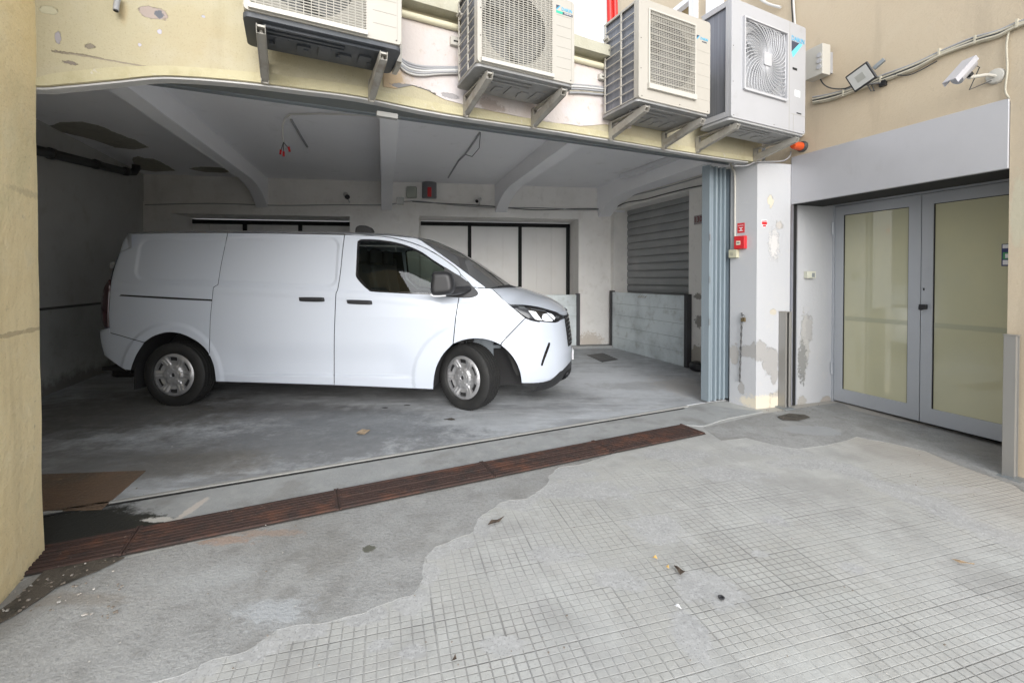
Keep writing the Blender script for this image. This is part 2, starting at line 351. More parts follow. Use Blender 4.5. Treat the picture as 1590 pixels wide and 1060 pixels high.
CONC = mat('apron_concrete', (.325,.325,.318), .88, layers=[(1.1,.42,.62,(.266,.266,.258),.7),(3.5,.5,.66,(.399,.406,.406),.55,(1,.7,1)),(8,.52,.68,(.244,.244,.236),.5),(28,.55,.7,(.383,.383,.376),.45),(90,.63,.7,(.148,.148,.140),.5),(55,.5,.66,(.182,.182,.178),.45),(150,.58,.66,(.099,.099,.095),.5),(110,.60,.68,(.455,.455,.447),.5),(2.0,.56,.62,(.232,.228,.220),.35),(1.7,.52,.62,(.201,.193,.176),.5),(4.2,.53,.63,(.359,.359,.350),.5),(.9,.5,.6,(.257,.244,.222),.45),(9,.56,.66,(.171,.167,.158),.35)],
     blobs=[(G(1262,668),(.26,.13,1),(.328,.336,.344),.35,6,.12,.8),(G(573,852),(.035,.03,1),(.108,.108,.086),.6,14,.2),(G(340,838),(.22,.05,1),(.360,.230,.158),1.0,8,.5,.6),(G(420,828),(.2,.04,1),(.346,.238,.173),1.0,8,.5,.5),(G(100,930),(.35,.05,1),(.245,.223,.194),.8,6,.5,.6),(G(330,900),(.3,.15,1),(.374,.382,.382),.9,5,.7,.6),(G(430,950),(.2,.1,1),(.403,.418,.432),.8,6,.6,.8)], bump=.006, bscale=60)
STRIP = mat('threshold_concrete', (.342,.351,.351), .85, layers=[(2,.45,.65,(.282,.291,.291),.6),(9,.5,.7,(.427,.427,.419),.5),(50,.6,.7,(.214,.214,.214),.4),(3,.52,.64,(.209,.204,.190),.5)],
     blobs=[(G(110,830),(.62,.22,1),(.017,.019,.014),.3,5,.12),(G(180,818),(.34,.12,1),(.025,.025,.017),.4,8,.15),(G(60,850),(.45,.45,1),(.017,.017,.013),.3,6,.2),(G(250,808),(.13,.03,1),(.541,.524,.489),.8,12,.3),(G(300,790),(.03,.16,1),(.524,.481,.437),.5,9,.3)], bump=.004, bscale=40)
SMOOTHP = mat('smooth_cement_patch', (0.365,0.374,0.383), .8, layers=[(4,.5,.7,(0.315,0.323,0.323),.6),(25,.6,.72,(.5,.5,.5),.4)], bump=.001)
ROUGHP = mat('rough_cement', (0.365,0.365,0.365), .95, layers=[(6,.45,.62,(0.289,0.289,0.289),.7,(1,.6,1)),(30,.5,.62,(0.476,0.476,0.476),.6),(80,.55,.66,(0.221,0.221,0.221),.7)], bump=.009, bscale=60)
RUSTG = mat('rusty_grate', (.062,.036,.030), .8, .2, layers=[(5,.5,.66,(.15,.062,.036),.6),(14,.5,.68,(.035,.028,.026),.8),(60,.64,.72,(.30,.27,.23),.45)], bump=.002, bscale=80)
DARKPIT = mat('drain_pit', (.035,.028,.024), .95)
MUD = mat('wet_dirt', (.085,.072,.058), .8, layers=[(12,.5,.65,(.03,.028,.022),.8),(40,.6,.68,(.28,.25,.21),.6)], bump=.008, bscale=60)
ALU = mat('aluminium_frame', (.47,.49,.52), .42, .35, layers=[(3,.55,.75,(.40,.41,.43),.4)])
PANELM = mat('sheet_metal_cover', (.53,.53,.555), .38, .3, layers=[(1.6,.45,.65,(.47,.47,.49),.5),(9,.6,.75,(.40,.40,.41),.25,(1,1,.4))], bump=.0008, bscale=4)
# tile paving: small cells, darker joint every few cells
def tile_material():
    m = bpy.data.materials.new('grooved_tiles'); m.use_nodes = True; nt = m.node_tree; N = nt.nodes; L = nt.links; b = N['Principled BSDF']
    b.inputs['Roughness'].default_value = .8
    geo = N.new('ShaderNodeNewGeometry'); P = geo.outputs['Position']
    def math_(op, a, c=None, d=None):
        n = N.new('ShaderNodeMath'); n.operation = op
        for i, x in enumerate((a, c, d)):
            if x is None: continue
            if isinstance(x, (int, float)): n.inputs[i].default_value = x
            else: L.new(x, n.inputs[i])
        return n.outputs[0]
    def dot(vx, vy):
        n = N.new('ShaderNodeVectorMath'); n.operation = 'DOT_PRODUCT'; L.new(P, n.inputs[0]); n.inputs[1].default_value = (vx, vy, 0); return n.outputs['Value']
    def noise(s, det=6, src=None, ro=.6):
        n = N.new('ShaderNodeTexNoise'); n.inputs['Scale'].default_value = s; n.inputs['Detail'].default_value = det; n.inputs['Roughness'].default_value = ro
        L.new(src or P, n.inputs['Vector']); return n.outputs[0]
    wob = math_('MULTIPLY_ADD', noise(2.2, 3), .010, -.005)
    U = math_('ADD', math_('ADD', dot(.9625, .2713), wob), 10); V = math_('ADD', math_('ADD', dot(-.2713, .9625), wob), 10)
    cu, cv = .0435, .0330
    def line(c, size, half, sharp):   # 1 on the joint
        f = math_('ABSOLUTE', math_('SUBTRACT', math_('FRACT', math_('DIVIDE', c, size)), .5))
        f = math_('MULTIPLY', math_('SUBTRACT', .5, f), size)    # metres from joint
        mr = N.new('ShaderNodeMapRange'); mr.inputs[1].default_value = half; mr.inputs[2].default_value = half*sharp; L.new(f, mr.inputs[0]); return mr.outputs[0]
    small = math_('MAXIMUM', line(U, cu, .0030, .2), line(V, cv, .0026, .2))
    big = math_('MAXIMUM', line(U, cu*6, .0042, .25), line(V, cv*7, .0038, .25))
    wear = N.new('ShaderNodeMapRange'); wear.inputs[1].default_value = .40; wear.inputs[2].default_value = .58; L.new(noise(1.1, 9, ro=.7), wear.inputs[0])
    # joints fade where the tiles are filled with cement (towards the gate and the door)
    ff = N.new('ShaderNodeMapRange'); ff.inputs[1].default_value = 3.1; ff.inputs[2].default_value = 1.9; ff.inputs[3].default_value = .28; ff.inputs[4].default_value = 1
    L.new(math_('ADD', dot(-.42*.6, .95), math_('MULTIPLY_ADD', noise(2.4, 5), 1.6, -.8)), ff.inputs[0])
    wear2 = math_('MULTIPLY', math_('MULTIPLY_ADD', wear.outputs[0], .8, .2), ff.outputs[0])
    jm = math_('MULTIPLY', math_('MAXIMUM', math_('MULTIPLY', small, .46), math_('MULTIPLY', big, .64)), wear2)
    cur = None
    def mixc(fac, a, c):
        mx = N.new('ShaderNodeMix'); mx.data_type = 'RGBA'
        if isinstance(fac, float): mx.inputs[0].default_value = fac
        else: L.new(fac, mx.inputs[0])
        if isinstance(a, tuple): mx.inputs[6].default_value = (*a, 1)
        else: L.new(a, mx.inputs[6])
        mx.inputs[7].default_value = (*c, 1); return mx.outputs[2]
    def lay(cur, scale, lo, hi, c, amt, det=8):
        mr = N.new('ShaderNodeMapRange'); mr.inputs[1].default_value = lo; mr.inputs[2].default_value = hi; mr.inputs[4].default_value = amt
        L.new(noise(scale, det), mr.inputs[0]); return mixc(mr.outputs[0], cur, c)
    cur = (.39,.385,.36)
    cur = lay(cur, .8, .42, .62, (.385,.385,.385), .8); cur = lay(cur, 3, .5, .7, (.52,.53,.51), .6); cur = lay(cur, 9, .55, .7, (.34,.34,.335), .45)
    # per-cell variation
    wn_ = N.new('ShaderNodeTexWhiteNoise'); wn_.noise_dimensions = '2D'; cb = N.new('ShaderNodeCombineXYZ')
    L.new(math_('FLOOR', math_('DIVIDE', U, cu)), cb.inputs[0]); L.new(math_('FLOOR', math_('DIVIDE', V, cv)), cb.inputs[1]); L.new(cb.outputs[0], wn_.inputs['Vector'])
    cur = mixc(math_('MULTIPLY', wn_.outputs['Value'], .30), cur, (.37,.38,.365))
    wn2 = N.new('ShaderNodeTexWhiteNoise'); wn2.noise_dimensions = '2D'; cb2 = N.new('ShaderNodeCombineXYZ')
    L.new(math_('FLOOR', math_('DIVIDE', U, cu*6)), cb2.inputs[0]); L.new(math_('FLOOR', math_('DIVIDE', V, cv*7)), cb2.inputs[1]); L.new(cb2.outputs[0], wn2.inputs['Vector'])
    cur = mixc(math_('MULTIPLY', wn2.outputs['Value'], .22), cur, (.53,.53,.51))
    cur = lay(cur, 130, .58, .66, (.20,.20,.195), .5); cur = lay(cur, 90, .6, .68, (.62,.62,.6), .4); cur = lay(cur, 1.6, .52, .66, (.27,.265,.25), .55); cur = lay(cur, 5.5, .55, .68, (.30,.29,.275), .4); cur = lay(cur, 2.7, .54, .66, (.52,.52,.50), .45); cur = lay(cur, 60, .6, .7, (.30,.30,.29), .5); cur = lay(cur, 22, .6, .72, (.34,.34,.33), .4)
    # cement repairs: soft ragged areas without joints
    def blobm(u, v, rx, ry, wob=.9, ns=9):
        c = G(u, v); s1 = N.new('ShaderNodeVectorMath'); s1.operation = 'SUBTRACT'; L.new(P, s1.inputs[0]); s1.inputs[1].default_value = (c.x, c.y, 0)
        s2 = N.new('ShaderNodeVectorMath'); s2.operation = 'MULTIPLY'; L.new(s1.outputs[0], s2.inputs[0]); s2.inputs[1].default_value = (1/rx, 1/ry, 0)
        s3 = N.new('ShaderNodeVectorMath'); s3.operation = 'LENGTH'; L.new(s2.outputs[0], s3.inputs[0])
        q = math_('ADD', s3.outputs['Value'], math_('MULTIPLY_ADD', noise(ns, 10, ro=.75), wob*3, -wob*1.5))
        mr = N.new('ShaderNodeMapRange'); mr.inputs[1].default_value = 1.08; mr.inputs[2].default_value = .80; L.new(q, mr.inputs[0]); return mr.outputs[0]
    cm = None
    for a_ in ((1098,912,.15,.11),(1072,985,.07,.13),(1205,808,.07,.06),(1415,758,.14,.06),(1020,820,.16,.14),(900,760,.35,.12),(1130,735,.3,.12),(1320,880,.06,.05),(780,1000,.10,.05),(640,1010,.05,.04),(1180,860,.05,.03),(1490,760,.18,.05),(960,900,.12,.07),(300,1035,.10,.06),(390,1005,.12,.06),(470,975,.10,.06),(560,955,.10,.06),(640,930,.08,.08),(662,890,.06,.10),(672,855,.08,.08),(705,842,.10,.06),(745,815,.09,.10),(800,778,.14,.10),(845,755,.14,.12),(880,735,.2,.10),(590,1000,.05,.03),(1200,700,.3,.12),(1050,705,.3,.12),(860,860,.15,.07),(1250,720,.28,.10)):
        mk = blobm(*a_); cm = mk if cm is None else math_('MAXIMUM', cm, mk)
    t0_, t1_ = G(1270,712), G(1640,866); td_ = (t1_-t0_); td_.z = 0; td_.normalize(); nn0 = (-td_.y, td_.x)
    dd0 = math_('ABSOLUTE', math_('SUBTRACT', dot(*nn0), t0_.x*nn0[0]+t0_.y*nn0[1])); wv = math_('MULTIPLY_ADD', noise(5, 10, ro=.7), .5, -.25)
    m1 = N.new('ShaderNodeMapRange'); m1.inputs[1].default_value = .135; m1.inputs[2].default_value = .085; L.new(math_('ADD', dd0, wv), m1.inputs[0])
    m2 = N.new('ShaderNodeMapRange'); m2.inputs[1].default_value = -.1; m2.inputs[2].default_value = .1; L.new(math_('ADD', math_('SUBTRACT', dot(td_.x, td_.y), t0_.x*td_.x+t0_.y*td_.y), wv), m2.inputs[0])
    cm = math_('MAXIMUM', cm, math_('MULTIPLY', m1.outputs[0], m2.outputs[0]))
    rc = (.40,.40,.395); rc = lay(rc, 7, .45, .62, (.33,.33,.33), .7); rc = lay(rc, 45, .5, .62, (.52,.52,.52), .6); rc = lay(rc, 120, .54, .64, (.20,.20,.20), .7)
    mxc = N.new('ShaderNodeMix'); mxc.data_type = 'RGBA'; L.new(math_('MULTIPLY', cm, .85), mxc.inputs[0]); L.new(cur, mxc.inputs[6]); L.new(rc, mxc.inputs[7]); cur = mxc.outputs[2]
    jm = math_('MULTIPLY', jm, math_('SUBTRACT', 1, math_('MULTIPLY', cm, .93)))
    # warm dirt at the foot of the cream wall
    mrw = N.new('ShaderNodeMapRange'); mrw.inputs[1].default_value = 3.0; mrw.inputs[2].default_value = 3.7; mrw.inputs[4].default_value = .6
    L.new(math_('ADD', dot(1, .1), math_('MULTIPLY', noise(5), .3)), mrw.inputs[0]); cur = mixc(mrw.outputs[0], cur, (.40,.36,.31))
    cur = mixc(jm, cur, (.20,.195,.19))
    L.new(cur, b.inputs['Base Color'])
    h = math_('SUBTRACT', math_('MULTIPLY', noise(40, 8), .25), jm)
    bp = N.new('ShaderNodeBump'); bp.inputs['Distance'].default_value = .007; L.new(h, bp.inputs['Height']); L.new(bp.outputs[0], b.inputs['Normal'])
    return m
TILE = tile_material()
# ================================================================== ground and floors
def gpt(x, y, h): return (x, y, gz(x, y)+h)
def sheet(name, poly, h, m, thick=.004, step=.25, slope=True, kind='structure', parent=None):
    f = (lambda a, b, o: Vector(gpt(a, b, o))) if slope else (lambda a, b, o: Vector((a, b, o)))
    mb = MB(); slab(mb, f, poly, (), h, h-thick, grid_pts(poly, (), step)); o = mb.build(name, m, parent)
    if kind: tag(o, kind=kind)
    return o
def gpoly(px, out=True): return [tuple(G(u, v, out)[:2]) for u, v in px]
# base ground: one sheet, flat near the building, falling gently towards the yard, out to the horizon
mb = MB(); fd, fn = FRONT.d, FRONT.n
rows = [(-90, 0), (.45, 0), (.9, 0), (1.5, 0), (2.5, 0), (4.05, 0), (90, 0)]
for i, (o, _) in enumerate(rows):
    for s_ in (-90, -6, -2, 0, 2, 4, 6, 10, 90):
        p = FRONT.A+fd*s_+fn*o; mb.v.append(Vector((p.x, p.y, gz(p.x, p.y))))
for i in range(len(rows)-1):
    for k in range(8): a = i*9+k; mb.f.append((a, a+1, a+10, a+9))
tag(mb.build('ground', TILE), kind='structure')
gf = [(-2.8,2.46)]+[tuple(TRACK.pt(s_, 0, -.02)[:2]) for s_ in (0, 2, 4, 5.25)]+[(2.5,4.95),(2.6,5.2),(4.2,5.6),(3.2,9.6),(-7.0,8.9),(-6.2,3.4),(-4.6,2.4)]
gf[0] = tuple(TRACK.pt(-1.6, 0, -.02)[:2])
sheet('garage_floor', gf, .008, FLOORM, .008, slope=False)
# strip between threshold and drain, running on past the pillar
stp = gpoly([(56,806),(200,783),(400,749),(620,711),(860,670),(1092,631)])
stp = [tuple(TRACK.pt(-.3,0,.03)[:2])]+[tuple(TRACK.pt(s_,0,.03)[:2]) for s_ in (0,1,2,3,4,5.2)]
low = jag(gpoly([(1185,640),(1130,650),(1092,662),(1058,660),(900,690),(720,728),(521,764),(380,792),(211,826),(70,870),(20,905)]), .12, .008, 3, closed=False)
sheet('threshold_strip', stp+low, .006, STRIP, .006)
ap = gpoly([(30,905),(75,882),(204,865),(382,824),(524,795),(730,752),(900,716),(960,703)])
edge = jag(gpoly([(900,722),(868,728),(851,741),(848,752),(838,759),(815,774),(790,778),(766,787),(748,800),(743,810),(734,826),(726,832),(690,845),(672,850),(658,866),(656,882),(652,905),(649,924),(622,932),(594,939),(568,951),(540,960),(503,969),(470,972),(438,980),(415,992),(402,1002),(362,1017),(335,1020),(322,1028),(290,1040),(262,1052),(200,1072),(60,1110)]), .012, .026, 1, closed=False)
sheet('concrete_apron', ap+edge+gpoly([(-400,1150),(-500,960)]), .0018, CONC, .0018, .2)
# forecourt strip by the glazed door, smooth patch, rough trench repair
fo = gpoly([(1092,664),(1185,642),(1230,635),(1300,625),(1560,690),(1600,730),(1640,800)])
fe = jag(gpoly([(1575,752),(1553,745),(1490,722),(1438,700),(1380,688),(1330,678),(1290,690),(1240,697),(1200,690),(1160,680),(1120,684)]), .08, .014, 5, closed=False)
sheet('door_forecourt', fo+fe, .0018, CONC, .0018)
# plaster/cement ridge pale crumbs along the apron edge, pits, dirt
MBD = sheet('dirt_patch', jag(gpoly([(-10,958),(30,930),(72,886),(120,876),(175,868),(195,868),(150,890),(90,915),(30,955),(-10,975)]), .05, .012, 31), .010, MUD, .003)
MBD['kind'] = 'structure'
sheet('puddle_mark', jag(gpoly([(1207,648),(1225,643),(1250,645),(1258,649),(1240,654),(1215,653)]), .03, .004, 33), .0105, MUD, .001)
# threshold rail: dark groove and pale lip
mb = MB()
for s0 in [i*.7 for i in range(0, 7)]:
    mb.wbox(TRACK, s0+.02, s0+.72, .004, .010, .040, .062)
rail = mb.build('track_groove', BLACKR); 
mb = MB(); mb.wbox(TRACK, -.3, 5.0, .002, .014, .0, .028); lip = mb.build('track_lip', mat('lip_cement', (.33,.33,.315), .9, layers=[(8,.5,.7,(.38,.37,.35),.7)], bump=.004))
tr = empty('threshold_rail', TRACK.pt(0, 0, .03), 'long dark floor groove with pale lip along the garage threshold', 'rail')
for o in (rail, lip): 
    o.parent = tr; o.data.transform(Matrix.Translation(-tr.location))
# ================================================================== the garage building
TOPZ = 3.14
bld = empty('garage_building', FRONT.pt(0, 0, 0), 'cream painted building with the wide open garage bay under the air conditioners', 'building')
bot = [FRONT.hit(u, v) for u, v in [(40,147),(51,134),(99,132),(170,125.5),(240,118.5),(283,119),(340,123),(400,129),(470,138),(560,150),(690,176),(880,205),(1090,240),(1176,252)]]
bot[0] = (-.25, bot[1][1]-.01)
bot.append((5.45, bot[-1][1]+.01)); bot = smooth_loop(bot, closed=False, sub=4)
mb = MB(); wslab(mb, FRONT, bot+[(5.45, TOPZ), (-.3, TOPZ)], (), 0, -.075); mb.build('front_wall', CREAM, bld)
bt = [FRONT.hit(u, v) for u, v in [(51,121.7),(85,114.7),(170,106),(240,103),(283,104),(400,113.5),(560,135),(690,163),(880,194),(1090,232),(1176,246)]]
bt = smooth_loop([(-.15, bt[0][1]-.01)]+bt+[(5.42, bt[-1][1]+.01)], closed=False, sub=4)
mb = MB(); b2 = [(a, z+.002) for a, z in bot if -.2 < a < 5.42]; wslab(mb, FRONT, jag(b2, .05, .002, 2, False)+jag(bt[::-1], .05, .002, 4, False), (), .006, -.02); mb.build('trim_band', BAND, bld)
# pale soffit board just under the front wall
mb = MB(); 
sf = [(a, z-.012) for a, z in bot if -.1 < a < 5.38]
for (a, z), (a2, z2) in zip(sf[:-1], sf[1:]):
    q = [FRONT.pt(a, z, -.008), FRONT.pt(a2, z2, -.008), FRONT.pt(a2, z2, -.072), FRONT.pt(a, z, -.072)]
    mb.hexa(q+[p+Vector((0,0,.010)) for p in q])
mb.build('soffit', mat('soffit_paint', (.50,.495,.49), .9, layers=[(6,.5,.7,(.58,.56,.54),.6),(20,.62,.7,(.4,.36,.3),.5)], bump=.003), bld)
# patch of bare pinkish plaster behind the middle units
pa = [(595,-30),(595,135),(612,139),(640,134),(665,142),(690,155),(720,163),(760,172),(800,180),(850,190),(900,196),(940,194),(975,201),(980,200),(980,178),(1000,170),(1000,40),(930,20),(800,-40)]
mb = MB(); wslab(mb, FRONT, jag([FRONT.hit(u, min(v, 400)) if v > 0 else (FRONT.hit(u, 30)[0], 3.09) for u, v in pa[:1]]+[FRONT.hit(u, v) for u, v in pa[1:14]]+[(FRONT.hit(980,180)[0], 3.09)], .02, .007, 6), (), .006, -.01)
mb.build('wall_patch', PATCHM, bld)
a0, a1 = FRONT.hit(560,60)[0], 5.42
cz = 3.10
mb = MB(); cop = []; k = 60
for i in range(k+1): a = -.3+(a1+.3)*i/k; cop.append((a, TOPZ+.085+.012*mnoise.noise((a*7,0,0))+.014*mnoise.noise((a*25,3,0))))
wslab(mb, FRONT, [(-.3, TOPZ-.005), (a1, TOPZ-.005)]+cop[::-1], (), .10, -.36); mb.build('parapet_coping', COPE, bld)
mb = MB(); mb.tube([FRONT.pt(-.2, TOPZ-.06, .022), FRONT.pt(a1, TOPZ-.06, .022)], .022, 12); mb.build('cornice_pipe', mat('cream_pipe', (.62,.58,.42), .6), bld, smooth=True)
# terrace roof slab and ceiling
out_roof = [tuple(FRONT.pt(-.3,0,-.34)[:2]), tuple(FRONT.pt(5.4,0,-.34)[:2]), (3.9,5.2), (2.3,10.2), (-8.0,8.8), (-5.3,1.6)]
CZ = 3.13
mb = MB(); slab(mb, lambda a, b, o: Vector((a, b, o)), out_roof, (), CZ+.08, CZ); mb.build('ceiling', CEILM, bld)
for k, px in enumerate([[(76,196),(95,190),(125,189),(150,194),(175,205),(205,216),(230,229),(210,232),(180,229),(140,215),(105,207),(82,202)],[(205,245),(215,243),(222,246),(240,247),(262,258),(273,265),(240,266),(210,262)],[(294,262),(310,259),(340,260),(365,264),(350,268),(320,267)]]):
    P2 = []
    for u, v in px:
        r = ray(u, v); t = (CZ-H)/r.z; P2.append((r.x*t, r.y*t))
    mb = MB(); slab(mb, lambda a, b, o: Vector((a, b, o)), jag(P2, .03, .028, 40+k), (), CZ+.01, CZ-.004); mb.build('bare_patch', EXPO, bld)
# beams with haunches against the back wall
def beam(x0, y0, wdt, dirx, zb=2.90):
    d = Vector((dirx, 1)).normalized(); n = Vector((d.y, -d.x)); p = Vector((x0, y0))
    # run from the front wall to the back wall
    def meet(W, off):
        a = W.A+W.n*off; t = (a-p).dot(W.n)/d.dot(W.n); return t
    t0 = meet(FRONT, -.35); t1 = meet(BACK, -.05); mb = MB()
    prof = [(t0, zb), (t1-1.05, zb), (t1-.75, zb-.03), (t1-.45, zb-.10), (t1-.22, zb-.20), (t1-.07, zb-.30), (t1, zb-.32), (t1, CZ+.03), (t0, CZ+.03)]
    fnc = lambda t, z, o: Vector(((p+d*t+n*o).x, (p+d*t+n*o).y, z))
    slab(mb, fnc, prof, (), wdt, 0); mb.build('ceiling_beam', BEAMM, bld, bevel=.008, segs=1)
beam(-3.325, 3.66, .19, -.283); beam(-1.30, 4.37, .19, -.289); beam(.60, 5.26, .22, -.287); beam(2.74, 5.26, .5, -.30, 2.86)
mb = MB(); mb.wbox(TRACK, -.4, 5.1, 2.70, CZ+.02, -.06, .24); mb.build('track_beam', BEAMM, bld)
# back wall with two recessed door openings
def hz(W, u, v): return W.hit(u, v)
aB1l, aB1r = BACK.hit(266,331)[0], BACK.hit(543,334)[0]; aB2l, aB2r = BACK.hit(650,338)[0], BACK.hit(898.5,340)[0]
zb1 = BACK.hit(266,331)[1]; zb2 = BACK.hit(898.5,340)[1]
hol = [(aB1l,-.02),(aB1l,zb1),(aB1r,zb1),(aB1r,-.02)]; hol2 = [(aB2l,-.02),(aB2l,zb2),(aB2r,zb2),(aB2r,-.02)]
Lb = BACK.L
bw = [(-.6,-.02),(aB1l,-.02),(aB1l,zb1),(aB1r,zb1),(aB1r,-.02),(aB2l,-.02),(aB2l,zb2),(aB2r,zb2),(aB2r,-.02),(Lb+.5,-.02),(Lb+.5,2.66),(-.6,2.66)]
mb = MB(); wslab(mb, BACK, bw, (), .0, -.85); mb.wbox(BACK, -.6, Lb+.5, 2.66, CZ+.02, -.5, -.035); mb.build('back_wall', INW, bld)
DOORW = mat('white_door_sheet', (.78,.77,.75), .4, layers=[(2,.5,.7,(.70,.68,.64),.5)])
DOORD = mat('grey_door_sheet', (.22,.22,.22), .6)
for (l, r, zt, m, nm, bars) in ((aB1l, aB1r, zb1, DOORW, 'back_door', 4), (aB2l, aB2r, zb2, DOORW, 'back_door', 4)):
    off = -.68; xs = [BACK.hit(u, 400, off)[0] for u in ((297,382,467.5,553) if l < 3 else (650,729,807,881))]
    mb = MB(); mb.wbox(BACK, l-.2, r+.2, zt-.10, zt-.02, off-.02, off+.05)
    for x in xs: mb.wbox(BACK, x-.035, x+.035, 0, zt-.02, off-.02, off+.05)
    fr = mb.build('door_frame', BLACKR, bld)
    for k in range(3):
        mb = MB(); xa, xb = xs[k]+.03, xs[k+1]-.03; n2 = 3
        for q in range(n2):
            c0 = xa+(xb-xa)*q/n2+.004; c1 = xa+(xb-xa)*(q+1)/n2-.004
            mb.wbox(BACK, c0, c1, .02, zt-.09, off-.02, off+.02)
        mb.wbox(BACK, xa, xb, .02, zt-.09, off-.025, off+.006)
        mb.build('door_leaf', m, bld)
# left wall with a rail, right wall with shutter opening
mb = MB(); mb.add(*(lambda q: (q, [(0,1,2,3)]))([Vector((0,0,0))]*4)) if 0 else None
la, lb = Vector((-3.434-.377*1.9, 1.9)), Vector((-3.434-.377*8.6, 8.6)); ld = (lb-la).normalized(); ln = Vector((ld.y, -ld.x))
def lp(t, z, o): q = la+ld*t+ln*o; return Vector((q.x, q.y, z))
def lbox(mb, t0, t1, z0, z1, o0, o1): return mb.hexa([lp(t0,z0,o0),lp(t1,z0,o0),lp(t1,z0,o1),lp(t0,z0,o1),lp(t0,z1,o0),lp(t1,z1,o0),lp(t1,z1,o1),lp(t0,z1,o1)])
mb = MB(); lbox(mb, -1.2, 7.2, -.02, CZ+.02, -.3, 0); mb.build('side_wall', mat('side_plaster_dim', (.50,.50,.48), .92, layers=[(1.1,.45,.75,(.40,.39,.37),.6),(5,.55,.75,(.36,.34,.30),.5)], bump=.003), bld)  # dirt and the shade of this end both darken the plaster colour
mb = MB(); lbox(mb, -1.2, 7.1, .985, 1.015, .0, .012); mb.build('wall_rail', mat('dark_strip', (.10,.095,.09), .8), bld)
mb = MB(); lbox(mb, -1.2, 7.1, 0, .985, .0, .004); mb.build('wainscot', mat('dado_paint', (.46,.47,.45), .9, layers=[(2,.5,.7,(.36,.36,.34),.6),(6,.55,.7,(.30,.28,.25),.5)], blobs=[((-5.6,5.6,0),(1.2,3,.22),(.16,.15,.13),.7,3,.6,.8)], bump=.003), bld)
aS0 = SIDE.hit(953,330)[0]; aS1 = SIDE.hit(1070,305)[0]; zS = 2.675
sw = [(-.3,-.02),(aS0,-.02),(aS0,zS),(aS1,zS),(aS1,-.02),(4.1,-.02),(4.1,CZ+.02),(-.3,CZ+.02)]
mb = MB(); wslab(mb, SIDE, sw, (), 0, -.38); mb.build('side_wall', SIDEM, bld)
SHUT = mat('shutter_steel', (.33,.34,.345), .45, .3, layers=[(1.2,.5,.7,(.48,.48,.48),.5)])
mb = MB(); z = .0; n = 0
while z < zS+.1:      # corrugated roller slats
    prof = [(0, 0), (.010, .008), (.045, .011), (.080, .007), (.088, -.006), (.094, -.008)]
    for (h0, o0), (h1, o1) in zip(prof[:-1], prof[1:]):
        b = len(mb.v); mb.v += [SIDE.pt(aS0-.1, z+h0*1.45, -.32+o0*1.3), SIDE.pt(aS1+.2, z+h0*1.45, -.32+o0*1.3), SIDE.pt(aS1+.2, z+h1*1.45, -.32+o1*1.3), SIDE.pt(aS0-.1, z+h1*1.45, -.32+o1*1.3)]; mb.f.append((b, b+1, b+2, b+3))
    z += .1363
mb.open = True; rs = mb.build('roller_shutter', SHUT, bld)
mb = MB(); mb.wbox(SIDE, aS0-.05, aS1+.1, -.02, CZ, -.40, -.375); mb.build('shutter_backing', BLACKR, bld)
# pillar between garage and glazed door
foot = [PIL.pt(0,0), PIL.pt(PIL.L,0), PIR.pt(PIR.L,0), REV.pt(REV.L+.03,0), Vector((3.66,5.45,0)), Vector((3.2,5.35,0)), Vector((2.45,5.02,0))]
pz = FRONT.hit(1176,252)[1]
mb = MB(); slab(mb, lambda a, b, o: Vector((a, b, o)), [tuple(p[:2]) for p in foot[:3]]+[tuple(REV.pt(.001,0,-.001)[:2])]+[(3.12,5.3),(2.45,5.0)], (), pz+.01, -.02); mb.build('pillar', PILM, bld, bevel=.012)
mb = MB(); mb.wbox(REV, .012, REV.L+.02, -.02, 2.6, -.25, -.001); mb.build('door_reveal', REVM, bld)
# ochre pier at the left
mb = MB(); rows_ = 34
pf = [PIER.pt(0,0), PIER.pt(.5,0), PIER.pt(.95,0), PIER.pt(1.05,0,-.12), Vector((-4.5,.6,0)), Vector((-4.5,3.0,0)), FRONT.pt(-.9,0,-.30), FRONT.pt(-.35,0,-.30)]
pf = [Vector((p[0],p[1],0)) for p in pf]
for j in range(rows_+1):
    z = -.06+(6.5+.06)*(j/rows_)**1.8
    bt_ = .008*max(0, 1-max(z,0)/.55)**2
    for i, p in enumerate(pf):
        q = p.copy()
        if i in (0, 1, 2): q += Vector((PIER.n.x, PIER.n.y, 0))*(bt_+.006*mnoise.noise((i*1.3, z*2.2, 0)))
        mb.v.append(Vector((q.x, q.y, z)))
m_ = len(pf)
for j in range(rows_):
    for i in range(m_): i2 = (i+1)%m_; mb.f.append((j*m_+i, j*m_+i2, (j+1)*m_+i2, (j+1)*m_+i))
mb.build('yellow_pier', PIERM, bld)
# gate track and folded gate leaves
GATE = mat('blue_grey_gate', (.34,.40,.44), .45, .35, layers=[(3,.5,.7,(.26,.31,.34),.7,(1,1,.15)),(14,.58,.7,(.46,.52,.55),.5,(1,1,.08))], bump=.0008)
mb = MB(); tA, tB = TRACK.hit(400,153), TRACK.hit(1132,255)
def tz(a): return tA[1]+(tB[1]-tA[1])*(a-tA[0])/(tB[0]-tA[0])
for a, b_ in ((tA[0]-1.0, tB[0]+.03),):
    for (o0, o1, dz0, dz1) in ((-.03,.030,.012,.06), (-.035,-.028,.0,.075), (.030,.037,.0,.075)):
        q0 = [TRACK.pt(a,tz(a)+dz0,o0), TRACK.pt(b_,tz(b_)+dz0,o0), TRACK.pt(b_,tz(b_)+dz0,o1), TRACK.pt(a,tz(a)+dz0,o1)]
        q1 = [TRACK.pt(a,tz(a)+dz1,o0), TRACK.pt(b_,tz(b_)+dz1,o0), TRACK.pt(b_,tz(b_)+dz1,o1), TRACK.pt(a,tz(a)+dz1,o1)]
        mb.hexa(q0+q1)
mb.build('gate_track', GALV, bld)
